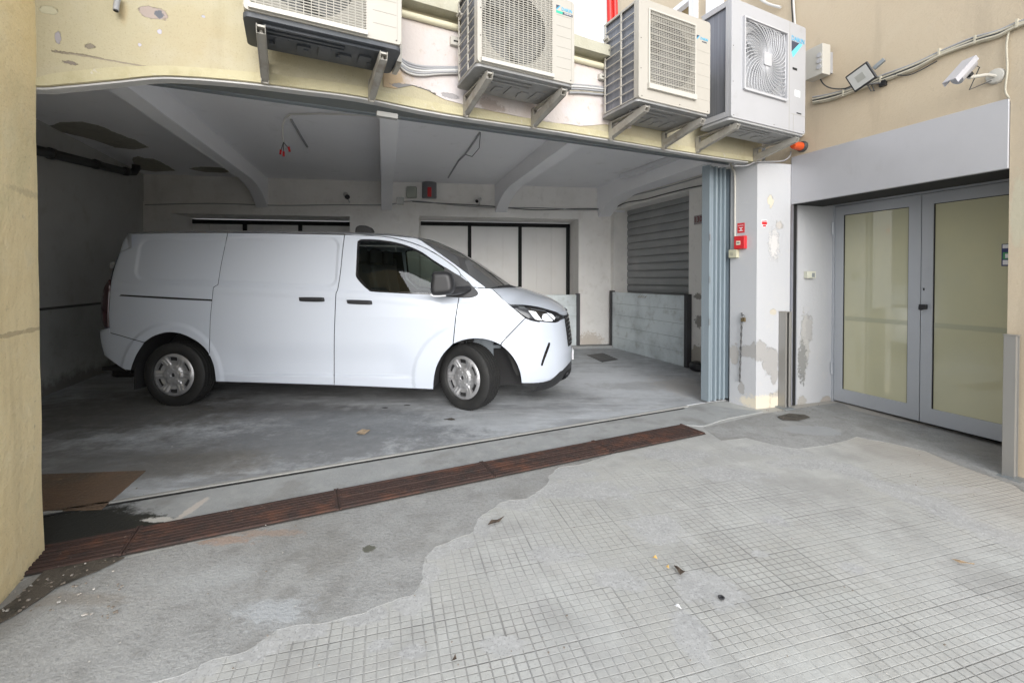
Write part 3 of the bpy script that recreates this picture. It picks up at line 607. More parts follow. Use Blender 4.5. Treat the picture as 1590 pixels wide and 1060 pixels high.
mb = MB(); ja = FRONT.hit(588,166)[0]; jb_ = FRONT.hit(621,172)[0]; jz = FRONT.hit(600,168)[1]; mb.wbox(FRONT, ja, jb_, jz-.035, jz-.004, -.10, -.06); mb.build('track_joint', mat('joint_plate', (.30,.295,.28), .6), bld)
g0, g1 = TRACK.hit(1095,628)[0], TRACK.hit(1134,625)[0]
gt = empty('folding_gate', TRACK.pt(g0, 0, 0), 'blue grey steel folding gate folded up beside the white pillar', 'gate')
zt = tz(g1)-.06; nl = 9; wd = (g1-g0)/nl
for k in range(nl):
    mb = MB(); a = g0+k*wd; of = .03+.018*((k*7) % 3-1)+(0 if k else .03); dep = .10
    mb.wbox(TRACK, a+.001, a+wd*.55, .03, zt-(.0 if k else -.01), of-dep, of)
    mb.wbox(TRACK, a+wd*.55, a+wd-.002, .035, zt-.01, of-dep, of-.014)
    mb.wbox(TRACK, a+wd*.18, a+wd*.30, .05, zt-.02, of, of+.004)
    lf = mb.build('gate_leaf', GATE, gt)
    if k == 0:
        mb = MB()
        for zz in (.85, 1.3, 1.75): mb.wbox(TRACK, a-.004, a+.012, zz, zz+.07, of, of+.008)
        mb.build('hinge', GALV, lf)
# ================================================================== cream building at the right
rb = empty('cream_building', RIGHT.pt(0, 0, 0), 'tan rendered building on the right with the aluminium glazed door', 'building')
cz0 = RIGHT.hit(1567,157); cz1 = RIGHT.hit(1229,243)
sE = RIGHT.hit(1567,300)[0]; zP0 = 2.127; zP1 = 2.62; sW = 0.005
ww = RIGHT.hit(1020,10); we = RIGHT.hit(1077,20)
outer = [(-3.6,3.25),(-.32,3.25),(-.32,2.62),(sW,2.55),(sW,zP1-.02),(sE,zP1-.02),(sE,-.12),(3.6,-.12),(3.6,7.5),(-3.6,7.5)]
mb = MB(); wslab(mb, RIGHT, outer, [rect(we[0]-1.7, 3.05, we[0], 5.2)] , 0, -.22); mb.build('wall', TAN, rb)
mb = MB(); mb.wbox(RIGHT, sE+.02, 3.6, -.12, 2.6, -.75, -.221); mb.build('wall', TAN, rb)
mb = MB(); mb.wbox(RIGHT, .003, sE-.003, zP0, zP1, -.02, .014); mb.build('shutter_cover', PANELM, rb, bevel=.003)
mb = MB(); mb.wbox(RIGHT, .003, sE-.003, zP0-.0, zP0+.3, -.45, -.03); mb.wbox(RIGHT, -.2, sE+.3, 2.4, 2.6, -.7, -.45); mb.build('shutter_box', BLACKR, rb)
# upper window with brown blind
mb = MB(); x0, x1 = we[0]-1.7, we[0]; WF = mat('white_frame', (.74,.74,.76), .5)
mb.wbox(RIGHT, x1-.07, x1, 3.05, 5.2, -.10, .02); mb.wbox(RIGHT, x0, x0+.07, 3.05, 5.2, -.10, .02); mb.wbox(RIGHT, x0+.07, x1-.07, 3.05, 3.12, -.10, .02); mb.wbox(RIGHT, x0+.07, x1-.07, 5.13, 5.2, -.1, .02)
wi = mb.build('window', WF, rb); mb = MB(); mb.wbox(RIGHT, x0+.07, x1-.07, 3.12, 5.13, -.09, -.07); mb.build('blind', mat('brown_blind', (.26,.19,.09), .8), wi)
# glazed aluminium double door
GLASS = mat('filmed_glass', (.52,.50,.335), .05, spec=.6, coat=.8, layers=[(.8,.45,.65,(.44,.44,.33),.6)])
LS = [(0.02,.80),(.805,1.585)]; 
mb = MB(); mb.wbox(DOOR, -.06, .018, -.02, 2.45, -.06, .03); mb.wbox(DOOR, .018, 1.75, 2.135, 2.45, -.06, .02); mb.wbox(DOOR, 1.59, 1.75, -.02, 2.135, -.06, .03)
df = mb.build('double_door', ALU, rb, bevel=.003)
for k, (l, r) in enumerate(LS):
    st = .088; g = rect(l+st, .155, r-st-(.01 if k == 0 else 0), 2.03)
    mb = MB(); wslab(mb, DOOR, rect(l, .015, r, 2.13), [g], .022, -.02); lf = mb.build('door_leaf', ALU, df, bevel=.003)
    mb = MB(); mb.wbox(DOOR, g[0][0]-.01, g[1][0]+.01, g[0][1]-.01, g[2][1]+.01, -.004, .004); mb.build('glass_pane', GLASS, df)
    mb = MB()
    for (a_, b_) in ((g[0][0], g[0][0]+.006), (g[1][0]-.006, g[1][0])): mb.wbox(DOOR, a_, b_, g[0][1], g[2][1], .004, .012)
    mb.wbox(DOOR, g[0][0]+.006, g[1][0]-.006, g[2][1]-.006, g[2][1], .004, .012); mb.build('gasket', BLACKR, df)
    mb = MB(); mb.wbox(DOOR, g[0][0]+.001, g[1][0]-.001, .90, .945, .0042, .0062); mb.build('push_bar', mat('bar_behind_film', (.40,.40,.29), .1), df)
mb = MB()
for zz in (.30, 1.83): mb.cyl(DOOR.pt(.008, zz, .04), DOOR.pt(.008, zz+.13, .04), .013, 12)
mb.build('hinge', ALU, df, smooth=True)
mb = MB(); mb.wbox(DOOR, -.05, 1.8, -.03, 2.5, -.30, -.10); mb.build('door_light_block', BLACKR, df)  # added box behind the leaves, blocks light under the door
kn = DOOR.hit(1437,476); mb = MB(); mb.wbox(DOOR, kn[0]-.025, kn[0]+.03, kn[1]-.022, kn[1]+.022, .022, .06); mb.wbox(DOOR, kn[0]-.035, kn[0]+.0, kn[1]-.03, kn[1]+.005, .022, .045); mb.build('door_knob', BLACK, df, bevel=.006)
kn = DOOR.hit(1437,449); mb = MB(); mb.wbox(DOOR, kn[0]-.006, kn[0]+.004, kn[1]-.012, kn[1]+.012, .0215, .025); mb.build('keyhole', BLACKR, df)
s0 = DOOR.hit(1556,379); s1 = DOOR.hit(1566,413)
NAVY = mat('navy_ink', (.03,.04,.14), .5); PAPER = mat('paper_white', (.72,.72,.74), .6); GRN = mat('green_ink', (.06,.28,.12), .5)
st = empty('door_sticker', DOOR.pt(s0[0], s1[1], .0065), 'small navy and green alarm sticker on the right door pane', 'sticker')
W_ = .085; mb = MB(); mb.wbox(DOOR, s0[0], s0[0]+W_, s1[1], s0[1], .0045, .0065); mb.build('backing', NAVY, st)
hh = s0[1]-s1[1]
mb = MB(); mb.wbox(DOOR, s0[0]+.006, s0[0]+W_-.006, s1[1]+hh*.80, s1[1]+hh*.97, .0066, .0075); mb.wbox(DOOR, s0[0]+.008, s0[0]+W_-.006, s1[1]+hh*.06, s1[1]+hh*.27, .0066, .0075); mb.build('white_field', PAPER, st)
mb = MB(); mb.wbox(DOOR, s0[0]+.008, s0[0]+W_-.006, s1[1]+hh*.32, s1[1]+hh*.62, .0066, .0075); mb.build('green_field', GRN, st)
mb = MB(); mb.wbox(DOOR, s0[0]+.022, s0[0]+W_-.014, s1[1]+hh*.36, s1[1]+hh*.55, .0076, .0082); mb.build('picture', PAPER, st)
# shutter guide rail left of the door
GR = mat('dirty_rail', (.36,.37,.42), .5, .5, layers=[(5,.5,.7,(.20,.13,.09),.7,(1,1,.2)),(16,.55,.7,(.55,.52,.46),.5,(1,1,.2))])
mb = MB(); z1_ = 2.12
for (a_, b_, o0, o1) in ((-.042,-.012,-.06,.02), (-.012,.008,-.06,-.03), (.008,.026,-.06,.016)): mb.wbox(RIGHT, a_, b_, .01, z1_, o0, o1)
gr = tag(mb.build('shutter_guide', GR), 'tall rust streaked steel shutter guide between pillar and door reveal', 'rail')
mb = MB(); mb.wbox(RIGHT, .028, .034, .01, z1_, -.035, .002); q_ = mb.build('gap_strip', BLACKR, gr)  # black strip in place of the shaded gap beside the guide
# ================================================================== air conditioners on brackets
CRM = mat('cream_casing', (.416,.391,.347), .42, layers=[(3,.5,.75,(.378,.353,.302),.5),(9,.62,.75,(.328,.290,.233),.3)])
GRC = mat('grey_casing', (.408,.408,.422), .45, layers=[(2.5,.5,.75,(.366,.366,.373),.5),(10,.62,.75,(.317,.303,.282),.3)])
WIRE = mat('cream_wire', (.493,.472,.422), .45); WIREG = mat('grey_wire', (.465,.465,.479), .45)
DKB = mat('dark_base_pan', (.055,.062,.072), .5, layers=[(5,.5,.7,(.10,.10,.11),.6),(18,.6,.72,(.16,.14,.12),.4)])
LTB = mat('dull_base_pan', (.30,.30,.30), .6, .3, layers=[(6,.5,.7,(.20,.19,.18),.7),(18,.58,.7,(.40,.34,.27),.5)])
BRK = mat('bracket_steel', (.42,.40,.36), .6, .3, layers=[(8,.5,.7,(.24,.20,.16),.7),(25,.55,.7,(.52,.50,.46),.5)])
FAN = mat('fan_grey', (.10,.10,.10), .5); FINM = mat('coil_fins', (.20,.21,.24), .5, .5, layers=[(60,.5,.7,(.33,.34,.37),.5,(1,1,.02))])
INT = mat('unit_inside', (.05,.048,.045), .8); CYAN = mat('cyan_ink', (.03,.38,.62), .5); DINK = mat('dark_ink', (.05,.06,.09), .5); TEAL = mat('green_badge', (.03,.42,.28), .5)
SILV = mat('silver_duct', (.55,.56,.58), .35, .6)
PL12 = mat('shaded_cream_plate', (.36,.34,.30), .5); PL3 = mat('deep_shaded_plate', (.20,.185,.155), .6)  # casing cream with the shade behind the grille put into the colour
class Fr:   # local frame on the front wall: a along the wall, o outwards, z up
    def __init__(s, a, z): s.a = a; s.z = z
    def __call__(s, a, z, o): return FRONT.pt(s.a+a, s.z+z, o)
    def box(s, mb, a0, a1, z0, z1, o0, o1):
        q = [(a0,o0),(a1,o0),(a1,o1),(a0,o1)]; return mb.hexa([s(a,z0,o) for a, o in q]+[s(a,z1,o) for a, o in q])
def unit(kind, a, z, W_, H_, o0, D_, label, brk, casing, base):
    f = Fr(a, z); o1 = o0+D_; root = empty('air_conditioner', f(W_/2, 0, o0), label, 'air conditioner', 'outdoor air conditioner units along the wall over the garage')
    fr = lambda x, y, o: f(x, y, o)
    lathe_ax = Vector((FRONT.n.x, FRONT.n.y, 0)); AX = Vector((FRONT.d.x, FRONT.d.y, 0))
    # front panel with a recessed grille field and round fan opening
    GR_ = {1: rect(W_*.045, H_*.06, W_*.745, H_*.965), 2: rect(W_*.045, H_*.06, W_*.745, H_*.965), 3: rect(W_*.13, H_*.17, W_*.755, H_*.90), 4: rect(W_*.145, H_*.27, W_*.70, H_*.86)}[kind]
    if kind in (1, 2): fc, R_, panel_r = (W_*.385, H_*.52), H_*.415, W_*.77
    elif kind == 3: fc, R_, panel_r = (W_*.43, H_*.53), H_*.345, W_*.77
    else: fc, R_, panel_r = (W_*.4225, H_*.565), min(W_*.27, H_*.285), W_*.76
    mb = MB(); outer = rrect(0, 0, W_, H_, .022, 3); slab(mb, fr, outer, [GR_], o1, o1-.03)
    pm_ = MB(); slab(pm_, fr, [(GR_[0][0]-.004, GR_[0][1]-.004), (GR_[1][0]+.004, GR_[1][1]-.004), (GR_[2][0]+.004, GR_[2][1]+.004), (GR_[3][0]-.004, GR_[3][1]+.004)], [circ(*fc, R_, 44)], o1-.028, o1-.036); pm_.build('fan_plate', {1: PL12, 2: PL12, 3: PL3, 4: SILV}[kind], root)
    side_in = .0
    f.box(mb, .002, W_-.002, H_-.012, H_, o0-.012, o1-.03)           # lid
    f.box(mb, W_-.012, W_, 0.012, H_-.012, o0, o1-.03)           # right side
    f.box(mb, .01, W_-.012, .0, .012, o0, o1-.03)
    if kind == 1: f.box(mb, 0, .012, .012, H_-.012, o0, o1-.03)
    elif kind in (2, 3): # open lattice at the left side
        for oo in (o0, o0+D_*.48, o1-.055): f.box(mb, 0, .008, .012, H_-.012, oo, oo+(.018 if oo < o1-.06 else .026))
        nb = 9 if kind == 2 else 10
        for q in range(nb+1):
            zz = .012+(H_-.032)*q/nb; f.box(mb, .0, .008, zz, zz+.009, o0+.018, o1-.055)
    else: f.box(mb, 0, .02, .012, H_-.012, o1-.06, o1-.03); f.box(mb, 0, .012, .012, .06, o0, o1-.06); f.box(mb, 0, .012, H_-.05, H_-.012, o0, o1-.06)
    cs = mb.build('casing', casing, root, bevel=.004)
    if kind in (2, 3):
        mb = MB(); f.box(mb, .0, .02, H_*.80, H_*.83, o0-.004, o0+.05); f.box(mb, -.012, .0, H_*.81, H_*.84, o0+.0, o0+.06); mb.build('side_handle', casing, root, bevel=.004)
    # coil seen through the side, dark inside
    mb = MB(); f.box(mb, .02, .035, .012, H_-.012, o0+.004, o1-.05 if kind != 4 else o1-.055); f.box(mb, .035, W_-.02, .02, H_-.012, o0+.004, o0+.016); cl = mb.build('coil', FINM if kind != 1 else INT, root)
    mb = MB(); mb.lathe(f(*fc, o1-.037), -lathe_ax, [(0, R_), (.11, R_*.93), (.13, R_*.2), (.13, .0001)], 44); mb.open = True
    mb.build('fan_shroud', INT if kind != 4 else SILV, root, smooth=True)
    # fan: hub and blades
    mb = MB(); c = f(*fc, o1-.085); mb.lathe(c, lathe_ax, [(-.03, .001), (-.03, R_*.24), (.02, R_*.22), (.03, .001)], 20)
    for k in range(3 if kind != 4 else 4):
        a0_ = k*2*pi/(3 if kind != 4 else 4)+.5; n = 9; sp = 1.5
        b = len(mb.v)
        for i in range(n):
            for (rr, sw_) in ((R_*.22, 0), (R_*.6, .25), (R_*.94, .5)):
                an = a0_+sp*i/(n-1)+sw_; mb.v.append(c+(AX*cos(an)+Vector((0,0,1))*sin(an))*rr+lathe_ax*(-.035+.06*i/(n-1)))
        for i in range(n-1):
            for j in range(2): mb.f.append((b+i*3+j, b+(i+1)*3+j, b+(i+1)*3+j+1, b+i*3+j+1))
    mb.open = True; mb.build('fan', FAN if kind != 4 else mat('fan_pale', (.36,.37,.39), .5), root, smooth=True)
    # grille
    mb = MB(); wm = WIRE if kind != 4 else WIREG; oz = o1+.004
    def wire(p, q, t=.0022, n=4): mb.tube([f(p[0], p[1], p[2] if len(p) > 2 else oz), f(q[0], q[1], q[2] if len(q) > 2 else oz)], t, n, cap=False)
    if kind in (1, 2):
        gl, gr_, gb, gt_ = W_*.045, W_*.745, H_*.06, H_*.965
        zz = gb
        while zz < gt_: wire((gl, zz), (gr_, zz), .0032); mb.tube([f(gr_, zz, oz), f(gr_+.006, zz, o1)], .0021, 4); mb.tube([f(gl, zz, oz), f(gl-.006, zz, o1)], .0021, 4); zz += H_*.026
        x = gl+.02
        for q in range(15): xx = gl+(gr_-gl)*(q+.5)/15; wire((xx, gb), (xx, gt_), .0020)
        for q in range(4):
            for (dx, dz) in ((-1,-1),(1,-1),(-1,1),(1,1)): pass
        f.box(mb, gl-.012, gr_+.008, gb-.028, gb-.004, o1, o1+.022)
    elif kind == 3:
        gl, gr_, gb, gt_ = W_*.13, W_*.755, H_*.17, H_*.90
        n_ = 44
        for q in range(n_+1): zz = gb+(gt_-gb)*q/n_; wire((gl, zz), (gr_, zz), .0021)
        for q in range(11): zz = gb+(gt_-gb)*(q+.5)/11; wire((gl, zz, oz+.004), (gr_, zz, oz+.004), .0040)
        for q in range(26): xx = gl+(gr_-gl)*(q+.5)/26; wire((xx, gb), (xx, gt_), .0018)
        f.box(mb, gl-.018, gr_+.010, gb-.045, gb-.006, o1, o1+.024)
        for (x0_, x1_, z0_, z1_) in ((gl-.012, gl, gb-.006, gt_+.012), (gr_, gr_+.010, gb-.006, gt_+.012), (gl, gr_, gt_, gt_+.012)): f.box(mb, x0_, x1_, z0_, z1_, o1, o1+.012)
    else:
        gl, gr_, gb, gt_ = W_*.145, W_*.70, H_*.27, H_*.86
        cx, cz_ = (gl+gr_)/2, (gb+gt_)/2; hw_, hh_ = (gr_-gl)/2, (gt_-gb)/2; nS = 40
        def clampR(an): return min(hw_/max(abs(cos(an)), 1e-6), hh_/max(abs(sin(an)), 1e-6))
        for k in range(nS):      # swept spokes
            pts = []
            for i in range(9):
                t = i/8; an = 2*pi*k/nS+1.0*t; r_ = .045+t*(1.0)*(max(hw_, hh_)*1.35-.045); r_ = min(r_, clampR(an)-.004)
                pts.append(f(cx+r_*cos(an), cz_+r_*sin(an), oz+.012*(1-t)))
            mb.tube(pts, .0040, 4, cap=False)
        rr = .07
        while rr < hw_*1.38:
            seg = []
            for i in range(61):
                an = 2*pi*i/60; ok = rr < clampR(an)-.003
                if ok: seg.append(f(cx+rr*cos(an), cz_+rr*sin(an), oz+.010*(1-min(1, rr/hw_))))
                if (not ok or i == 60) and len(seg) > 1: mb.tube(seg, .0022, 4, cap=False); seg = []
                elif not ok: seg = []
            rr += .0175
        for (x0_, x1_, z0_, z1_) in ((gl-.014, gl, gb-.014, gt_+.014), (gr_, gr_+.014, gb-.014, gt_+.014), (gl, gr_, gt_, gt_+.014), (gl, gr_, gb-.020, gb)): f.box(mb, x0_, x1_, z0_, z1_, o1, o1+.022)
    g_ = mb.build('grille', wm, root, smooth=50)
    if kind == 4:
        mb = MB(); slab(mb, fr, rrect(cx-.05, cz_-.055, cx+.05, cz_+.055, .012), (), oz+.024, oz-.004); mb.build('grille_centre', wm, root, bevel=.003)
        # dark gap at the upper left corner and screws
    # panel lines right of the grille
    mb = MB(); xl = panel_r+.012
    if kind in (1, 2):
        for q in range(6): zz = H_*(.16+.125*q); f.box(mb, xl+.008, W_-.03, zz, zz+.003, o1, o1+.0012)
        f.box(mb, W_-.026, W_-.023, .02, H_-.01, o1, o1+.0012)
    elif kind == 3:
        for q in range(5): zz = H_*(.14+.13*q); f.box(mb, xl+.01, W_-.012, zz, zz+.002, o1, o1+.001)
    else:
        f.box(mb, panel_r, panel_r+.004, .0, H_, o1, o1+.001); f.box(mb, xl+.01, W_-.01, .16, .163, o1, o1+.0012)
        f.box(mb, xl+.05, xl+.053, .0, .16, o1, o1+.0012)
    mb.build('panel_seam', mat('seam_shadow', (.36,.34,.30), .7), root)
    if kind == 4:
        mb = MB(); f.box(mb, xl+.035, xl+.10, H_*.57, H_*.59, o1, o1+.003); f.box(mb, xl+.10, xl+.17, H_*.175, H_*.185, o1, o1+.003); mb.build('grip', BLACKR, root)
        mb = MB(); f.box(mb, xl+.07, xl+.15, H_*.33, H_*.39, o1, o1+.0015); mb.build('rating_label', PAPER, root)
    mb = MB()
    for (x, zz) in ((.03,.02),(W_*.55,.02),(W_-.03,.02),(.02,H_*.3),(.02,H_*.6)): mb.cyl(f(x, zz, o1), f(x, zz, o1+.002), .004, 8)
    mb.build('screw', mat('screw_dark', (.12,.11,.10), .5, .5), root)
    # maker's badge
    X = AX; Z = Vector((0,0,1))
    if kind == 4:
        bx, bz = panel_r+.03, H_*.83
        mb = MB(); slab(mb, fr, [(bx, bz), (bx+.115, bz), (bx, bz-.10)], (), o1+.0012, o1); mb.build('badge_shade', DINK, root)
        mb = MB(); slab(mb, fr, [(bx+.115, bz), (bx+.165, bz), (bx+.02, bz-.15), (bx, bz-.10)], (), o1+.0016, o1); mb.build('badge_flash', mat('pale_cyan_ink', (.15,.58,.75), .5), root)
        text('badge_lettering', 'DAIKIN', .062, f(bx+.095, bz+.024, o1+.001), X, Z, CYAN, root, sx=.95)
    else:
        sc = {1: 1, 2: 1, 3: 1}[kind]; bx, bz = panel_r+.016, (H_*.875 if kind != 3 else H_*.80); s_ = .030*sc
        mb = MB(); slab(mb, fr, [(bx, bz+.014), (bx+.028, bz+.014), (bx, bz-.014)], (), o1+.0012, o1); mb.build('badge_shade', DINK, root)
        mb = MB(); slab(mb, fr, [(bx+.028, bz+.014), (bx+.034, bz+.014), (bx+.004, bz-.020), (bx, bz-.014)], (), o1+.0016, o1); mb.build('badge_flash', CYAN, root)
        text('badge_lettering', 'DAIKIN', s_, f(bx+.036+.048, bz-.004, o1+.001), X, Z, CYAN, root, sx=.85)
        if kind != 3:
            mb = MB(); f.box(mb, bx, bx+.05, bz-.038, bz-.022, o1, o1+.0012); mb.build('green_stripe', TEAL, root)
            mb = MB(); f.box(mb, bx+.05, bx+.13, bz-.038, bz-.022, o1, o1+.0012); mb.build('dark_stripe', DINK, root)
            text('stripe_lettering', 'INVERTER', .013, f(bx+.09, bz-.030, o1+.0014), X, Z, PAPER, root, sx=.9)
        else: text('badge_small_lettering', 'INVERTER', .013, f(bx+.085, bz-.027, o1+.001), X, Z, DINK, root, sx=.9)
    # base pan under the unit, embossed
    mb = MB(); t_ = .045 if kind == 1 else .03
    slab(mb, lambda x, y, o: f(x, o, y), rrect(-.004 if kind != 4 else .0, o0-.03, W_+.002, o1-.012, .035, 4), (), .001, -t_*.55)
    for q in range(5):
        x0_ = W_*(.17+.14*q); slab(mb, lambda x, y, o: f(x, o, y), rrect(x0_, o0+.03, x0_+W_*.09, o0+.03+D_*(.28 if q % 2 else .4), .012, 3), (), -t_*.5, -t_*.8)
    for q in range(3):
        slab(mb, lambda x, y, o: f(x, o, y), rrect(W_*.10, o0+D_*(.52+.13*q), W_*(.62 if q < 2 else .9), o0+D_*(.58+.13*q), .008, 3), (), -t_*.5, -t_*.85)
    for q in range(4): mb.cyl(f(W_*(.15+.22*q), -t_*.5, o0+D_*.25), f(W_*(.15+.22*q), -t_*.9, o0+D_*.25), .014, 12)
    mb.build('base_pan', base, root, bevel=.004)
    # brackets: wall leg, horizontal arm, slanting channel
    for x in brk:
        mb = MB(); dz = -t_; zl = -.145; ot = o1-.015
        f.box(mb, x-.02, x+.02, zl-.03, dz+.0, .004, .012); f.box(mb, x-.02, x-.016, zl-.03, dz, .012, .045); 
        f.box(mb, x+.016, x+.02, zl-.03, dz, .012, .035)
        # slanting U channel
        def ch(x0_, x1_, w0, w1):
            pr = [(.012, zl-.02), (.012, zl+.045), (ot-.06, dz+.0), (ot, dz+.0), (ot+.006, dz-.015), (ot-.012, dz-.045)]
            slab(mb, lambda o, zz, xx: f(xx, zz, o), [(o, zz) for o, zz in pr], (), x1_, x0_)
        ch(x-.021, x-.017, 0, 0); ch(x+.017, x+.021, 0, 0)
        p, q = (.016, zl-.018), (ot-.012, dz-.043)
        slab(mb, lambda o, zz, xx: f(xx, zz, o), [p, q, (q[0]-.004, q[1]+.005), (p[0], p[1]+.006)], (), x+.017, x-.017)
        f.box(mb, x-.018, x+.018, dz-.012, dz-.0005, .012, ot-.01)
        mb.cyl(f(x, dz-.03, ot-.05), f(x, dz+.0, ot-.05), .011, 10); mb.cyl(f(x, zl, .012), f(x, zl, .03), .008, 8)
        mb.build('bracket', BRK, root, bevel=.0015, segs=1)
    return root, f, o1
O1 = .45
def fa(u, off=O1): return FRONT.hit(u, 100, off)[0]
def fz(u, v, off=O1): return FRONT.hit(u, v, off)[1]
u1l, u1r = fa(378), fa(624)
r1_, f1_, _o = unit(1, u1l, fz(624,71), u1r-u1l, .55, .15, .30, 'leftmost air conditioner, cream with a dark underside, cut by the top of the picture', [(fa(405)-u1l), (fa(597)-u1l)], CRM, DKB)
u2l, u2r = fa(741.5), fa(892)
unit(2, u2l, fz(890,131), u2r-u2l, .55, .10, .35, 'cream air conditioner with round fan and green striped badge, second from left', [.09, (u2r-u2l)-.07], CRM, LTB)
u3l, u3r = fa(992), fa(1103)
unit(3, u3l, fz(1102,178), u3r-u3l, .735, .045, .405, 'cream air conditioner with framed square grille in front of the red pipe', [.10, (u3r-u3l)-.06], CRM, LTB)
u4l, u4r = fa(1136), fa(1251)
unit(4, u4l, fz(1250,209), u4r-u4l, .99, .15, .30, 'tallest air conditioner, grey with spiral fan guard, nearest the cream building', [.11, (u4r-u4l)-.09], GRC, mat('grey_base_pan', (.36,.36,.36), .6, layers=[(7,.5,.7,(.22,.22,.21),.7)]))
mb = MB(); w1_ = u1r-u1l; f1_.box(mb, w1_, w1_+.035, -.02, .40, .16, .30)
for q in range(4): f1_.box(mb, w1_+.002, w1_+.030, -.045+.006*q, -.042+.006*q, .17, .29)
mb.build('pipe_cover', CRM, r1_, bevel=.004)
# ---- cable bundles between the units
CAB = mat('grey_cable', (.34,.34,.35), .6); CABW = mat('white_cable', (.60,.59,.57), .6); CABD = mat('dark_cable', (.05,.05,.05), .6); CABC = mat('cream_cable', (.52,.48,.38), .6, layers=[(12,.5,.7,(.30,.27,.2),.6)])
def wtube(name, W, px, r, m, offs=.02, label=None, cat='cable', parent=None, group=None, sub=5, n=7):
    P3 = [W.hit(u, v, offs if not isinstance(offs, (list, tuple)) else offs[i]) for i, (u, v) in enumerate(px)]
    sm = smooth_loop(P3, corner=70, closed=False, sub=sub)
    if isinstance(offs, (list, tuple)):
        oo = []; k = len(px)-1
        for i in range(len(sm)): t = i/(len(sm)-1)*k; j = min(int(t), k-1); oo.append(offs[j]+(offs[j+1]-offs[j])*(t-j))
    else: oo = [offs]*len(sm)
    mb = MB(); mb.tube([W.pt(a, z, o) for (a, z), o in zip(sm, oo)], r, n); o = mb.build(name, m, parent, smooth=60)
    if label: tag(o, label, cat, group)
    return o
cb = empty('cable_bundle', FRONT.px(660,108,.03), 'curved bundle of grey cables between the first two air conditioners', 'cable')
for k, (dz, m) in enumerate(((0,CAB),(4,CABW),(8,CAB),(-4,CAB),(11,CABW))):
    wtube('cable', FRONT, [(612,80+dz*.6),(620,92+dz*.8),(634,102+dz),(655,107+dz*.9),(680,107+dz*.7),(712,107+dz*.6)], .008, m, .02+.006*(k % 3), parent=cb)
cb = empty('cable_bundle', FRONT.px(915,138,.03), 'short straight bundle of cables between the second and third air conditioners', 'cable')
for k, (dz, m) in enumerate(((-5,CAB),(-2,CABW),(2,CAB),(5,CABC),(8,CAB))):
    wtube('cable', FRONT, [(884,136+dz),(905,137+dz*.9),(925,139+dz*.9),(945,141+dz*.8)], .008, m, .02+.006*(k % 3), parent=cb)
mb = MB(); p = FRONT.hit(704,67); mb.wbox(FRONT, p[0]-.03, p[0]+.06, p[1]-.03, p[1]+.03, .0, .035); sw_ = mb.build('wall_box', WIRE, bevel=.004); tag(sw_, 'small white box on the pink plaster patch beside the second air conditioner', 'box')
mb = MB(); mb.wbox(FRONT, p[0]-.01, p[0]+.02, p[1]-.008, p[1]+.002, .035, .037); mb.build('slot', BLACKR, sw_)
mb = MB(); p = FRONT.hit(933,122); mb.wbox(FRONT, p[0]-.04, p[0]+.03, p[1]-.025, p[1]+.02, .006, .04); sw_ = mb.build('wall_box', WIRE, bevel=.004); tag(sw_, 'small white box on the wall beside the third air conditioner', 'box')
mb = MB(); mb.wbox(FRONT, p[0]-.02, p[0]+.015, p[1]-.008, p[1]+.002, .04, .042); mb.build('slot', BLACKR, sw_)
# drain stub with ribbed hose, small holes
o = wtube('hose_stub', FRONT, [(184,-6),(181,8),(180,17)], .013, CAB, [.03,.04,.05], 'short grey ribbed hose end sticking out of the cream wall at top left', 'hose')
mb = MB(); c = FRONT.px(180,17.5,.05); mb.cyl(c+Vector((0,0,.001)), c-Vector((0,0,.002)), .010, 12); q = mb.build('opening', BLACKR); q.parent = o
# insulation and pipes behind the grey unit's right side
pi_ = empty('pipe_bundle', FRONT.px(1256,180,.2), 'white wrapped pipes hanging beside the tall grey air conditioner', 'pipe')
for k, (u, m, r) in enumerate(((1253,WIRE,.013),(1257,CAB,.012),(1259,WIRE,.012))):
    wtube('pipe', FRONT, [(u,118),(u+1,135),(u-1,152),(u+2,172),(u+1,190),(u-4,205),(u-16,211)], r, m, [.10,.12,.14,.12,.14,.16,.22], parent=pi_)
mb = MB()
for (u, v) in ((1254,130),(1258,146),(1255,165),(1258,183)):
    c = FRONT.px(u, v, .15); mb.tube([c+Vector((.03*cos(t), -.02, .025*sin(t))) for t in [i*2*pi/10 for i in range(10)]], .005, 5, closed=True)
mb.build('pipe_tie', CABD, pi_)
# ---- things above the parapet: red pipe frame, white posts, distant white sheet edge
RED = mat('red_paint', (.55,.02,.015), .4); 
rp = empty('pipework', FRONT.px(948,15,-.5), 'pair of bright red upright pipes behind the third air conditioner', 'pipework')
for (u, r) in ((951,.03),(959,.03)):
    q = FRONT.hit(u, 20, -.6); mb = MB(); mb.cyl(FRONT.pt(q[0], 3.2, -.6), FRONT.pt(q[0]-.05, 4.4, -.6), r, 12); mb.build('upright', RED, rp, smooth=True)
def post(u, off, wd, label, z0=3.21, z1=5.4, m=WF, name='white_post'):
    q = FRONT.hit(u, 20, off); mb = MB(); mb.wbox(FRONT, q[0]-wd/2, q[0]+wd/2, z0, z1, off-wd/2, off+wd/2); o = mb.build(name, m, bevel=.004); tag(o, label, 'post'); return o
post(884, -.5, .05, 'slim white post on the terrace behind the second air conditioner')
post(1110, -.35, .13, 'thick white post on the terrace left of the tall grey air conditioner')
post(1078, -.9, .07, 'slim white post on the terrace beside the upper window')
mb = MB(); q0 = FRONT.hit(886,66,-.25); q1 = FRONT.hit(945,70,-.25); mb.wbox(FRONT, 1.2, 5.2, 3.215, 3.26, -.30, -.22); tag(mb.build('roof_flashing', BLACKR), 'thin black roofing strip on the terrace edge', 'roofing')
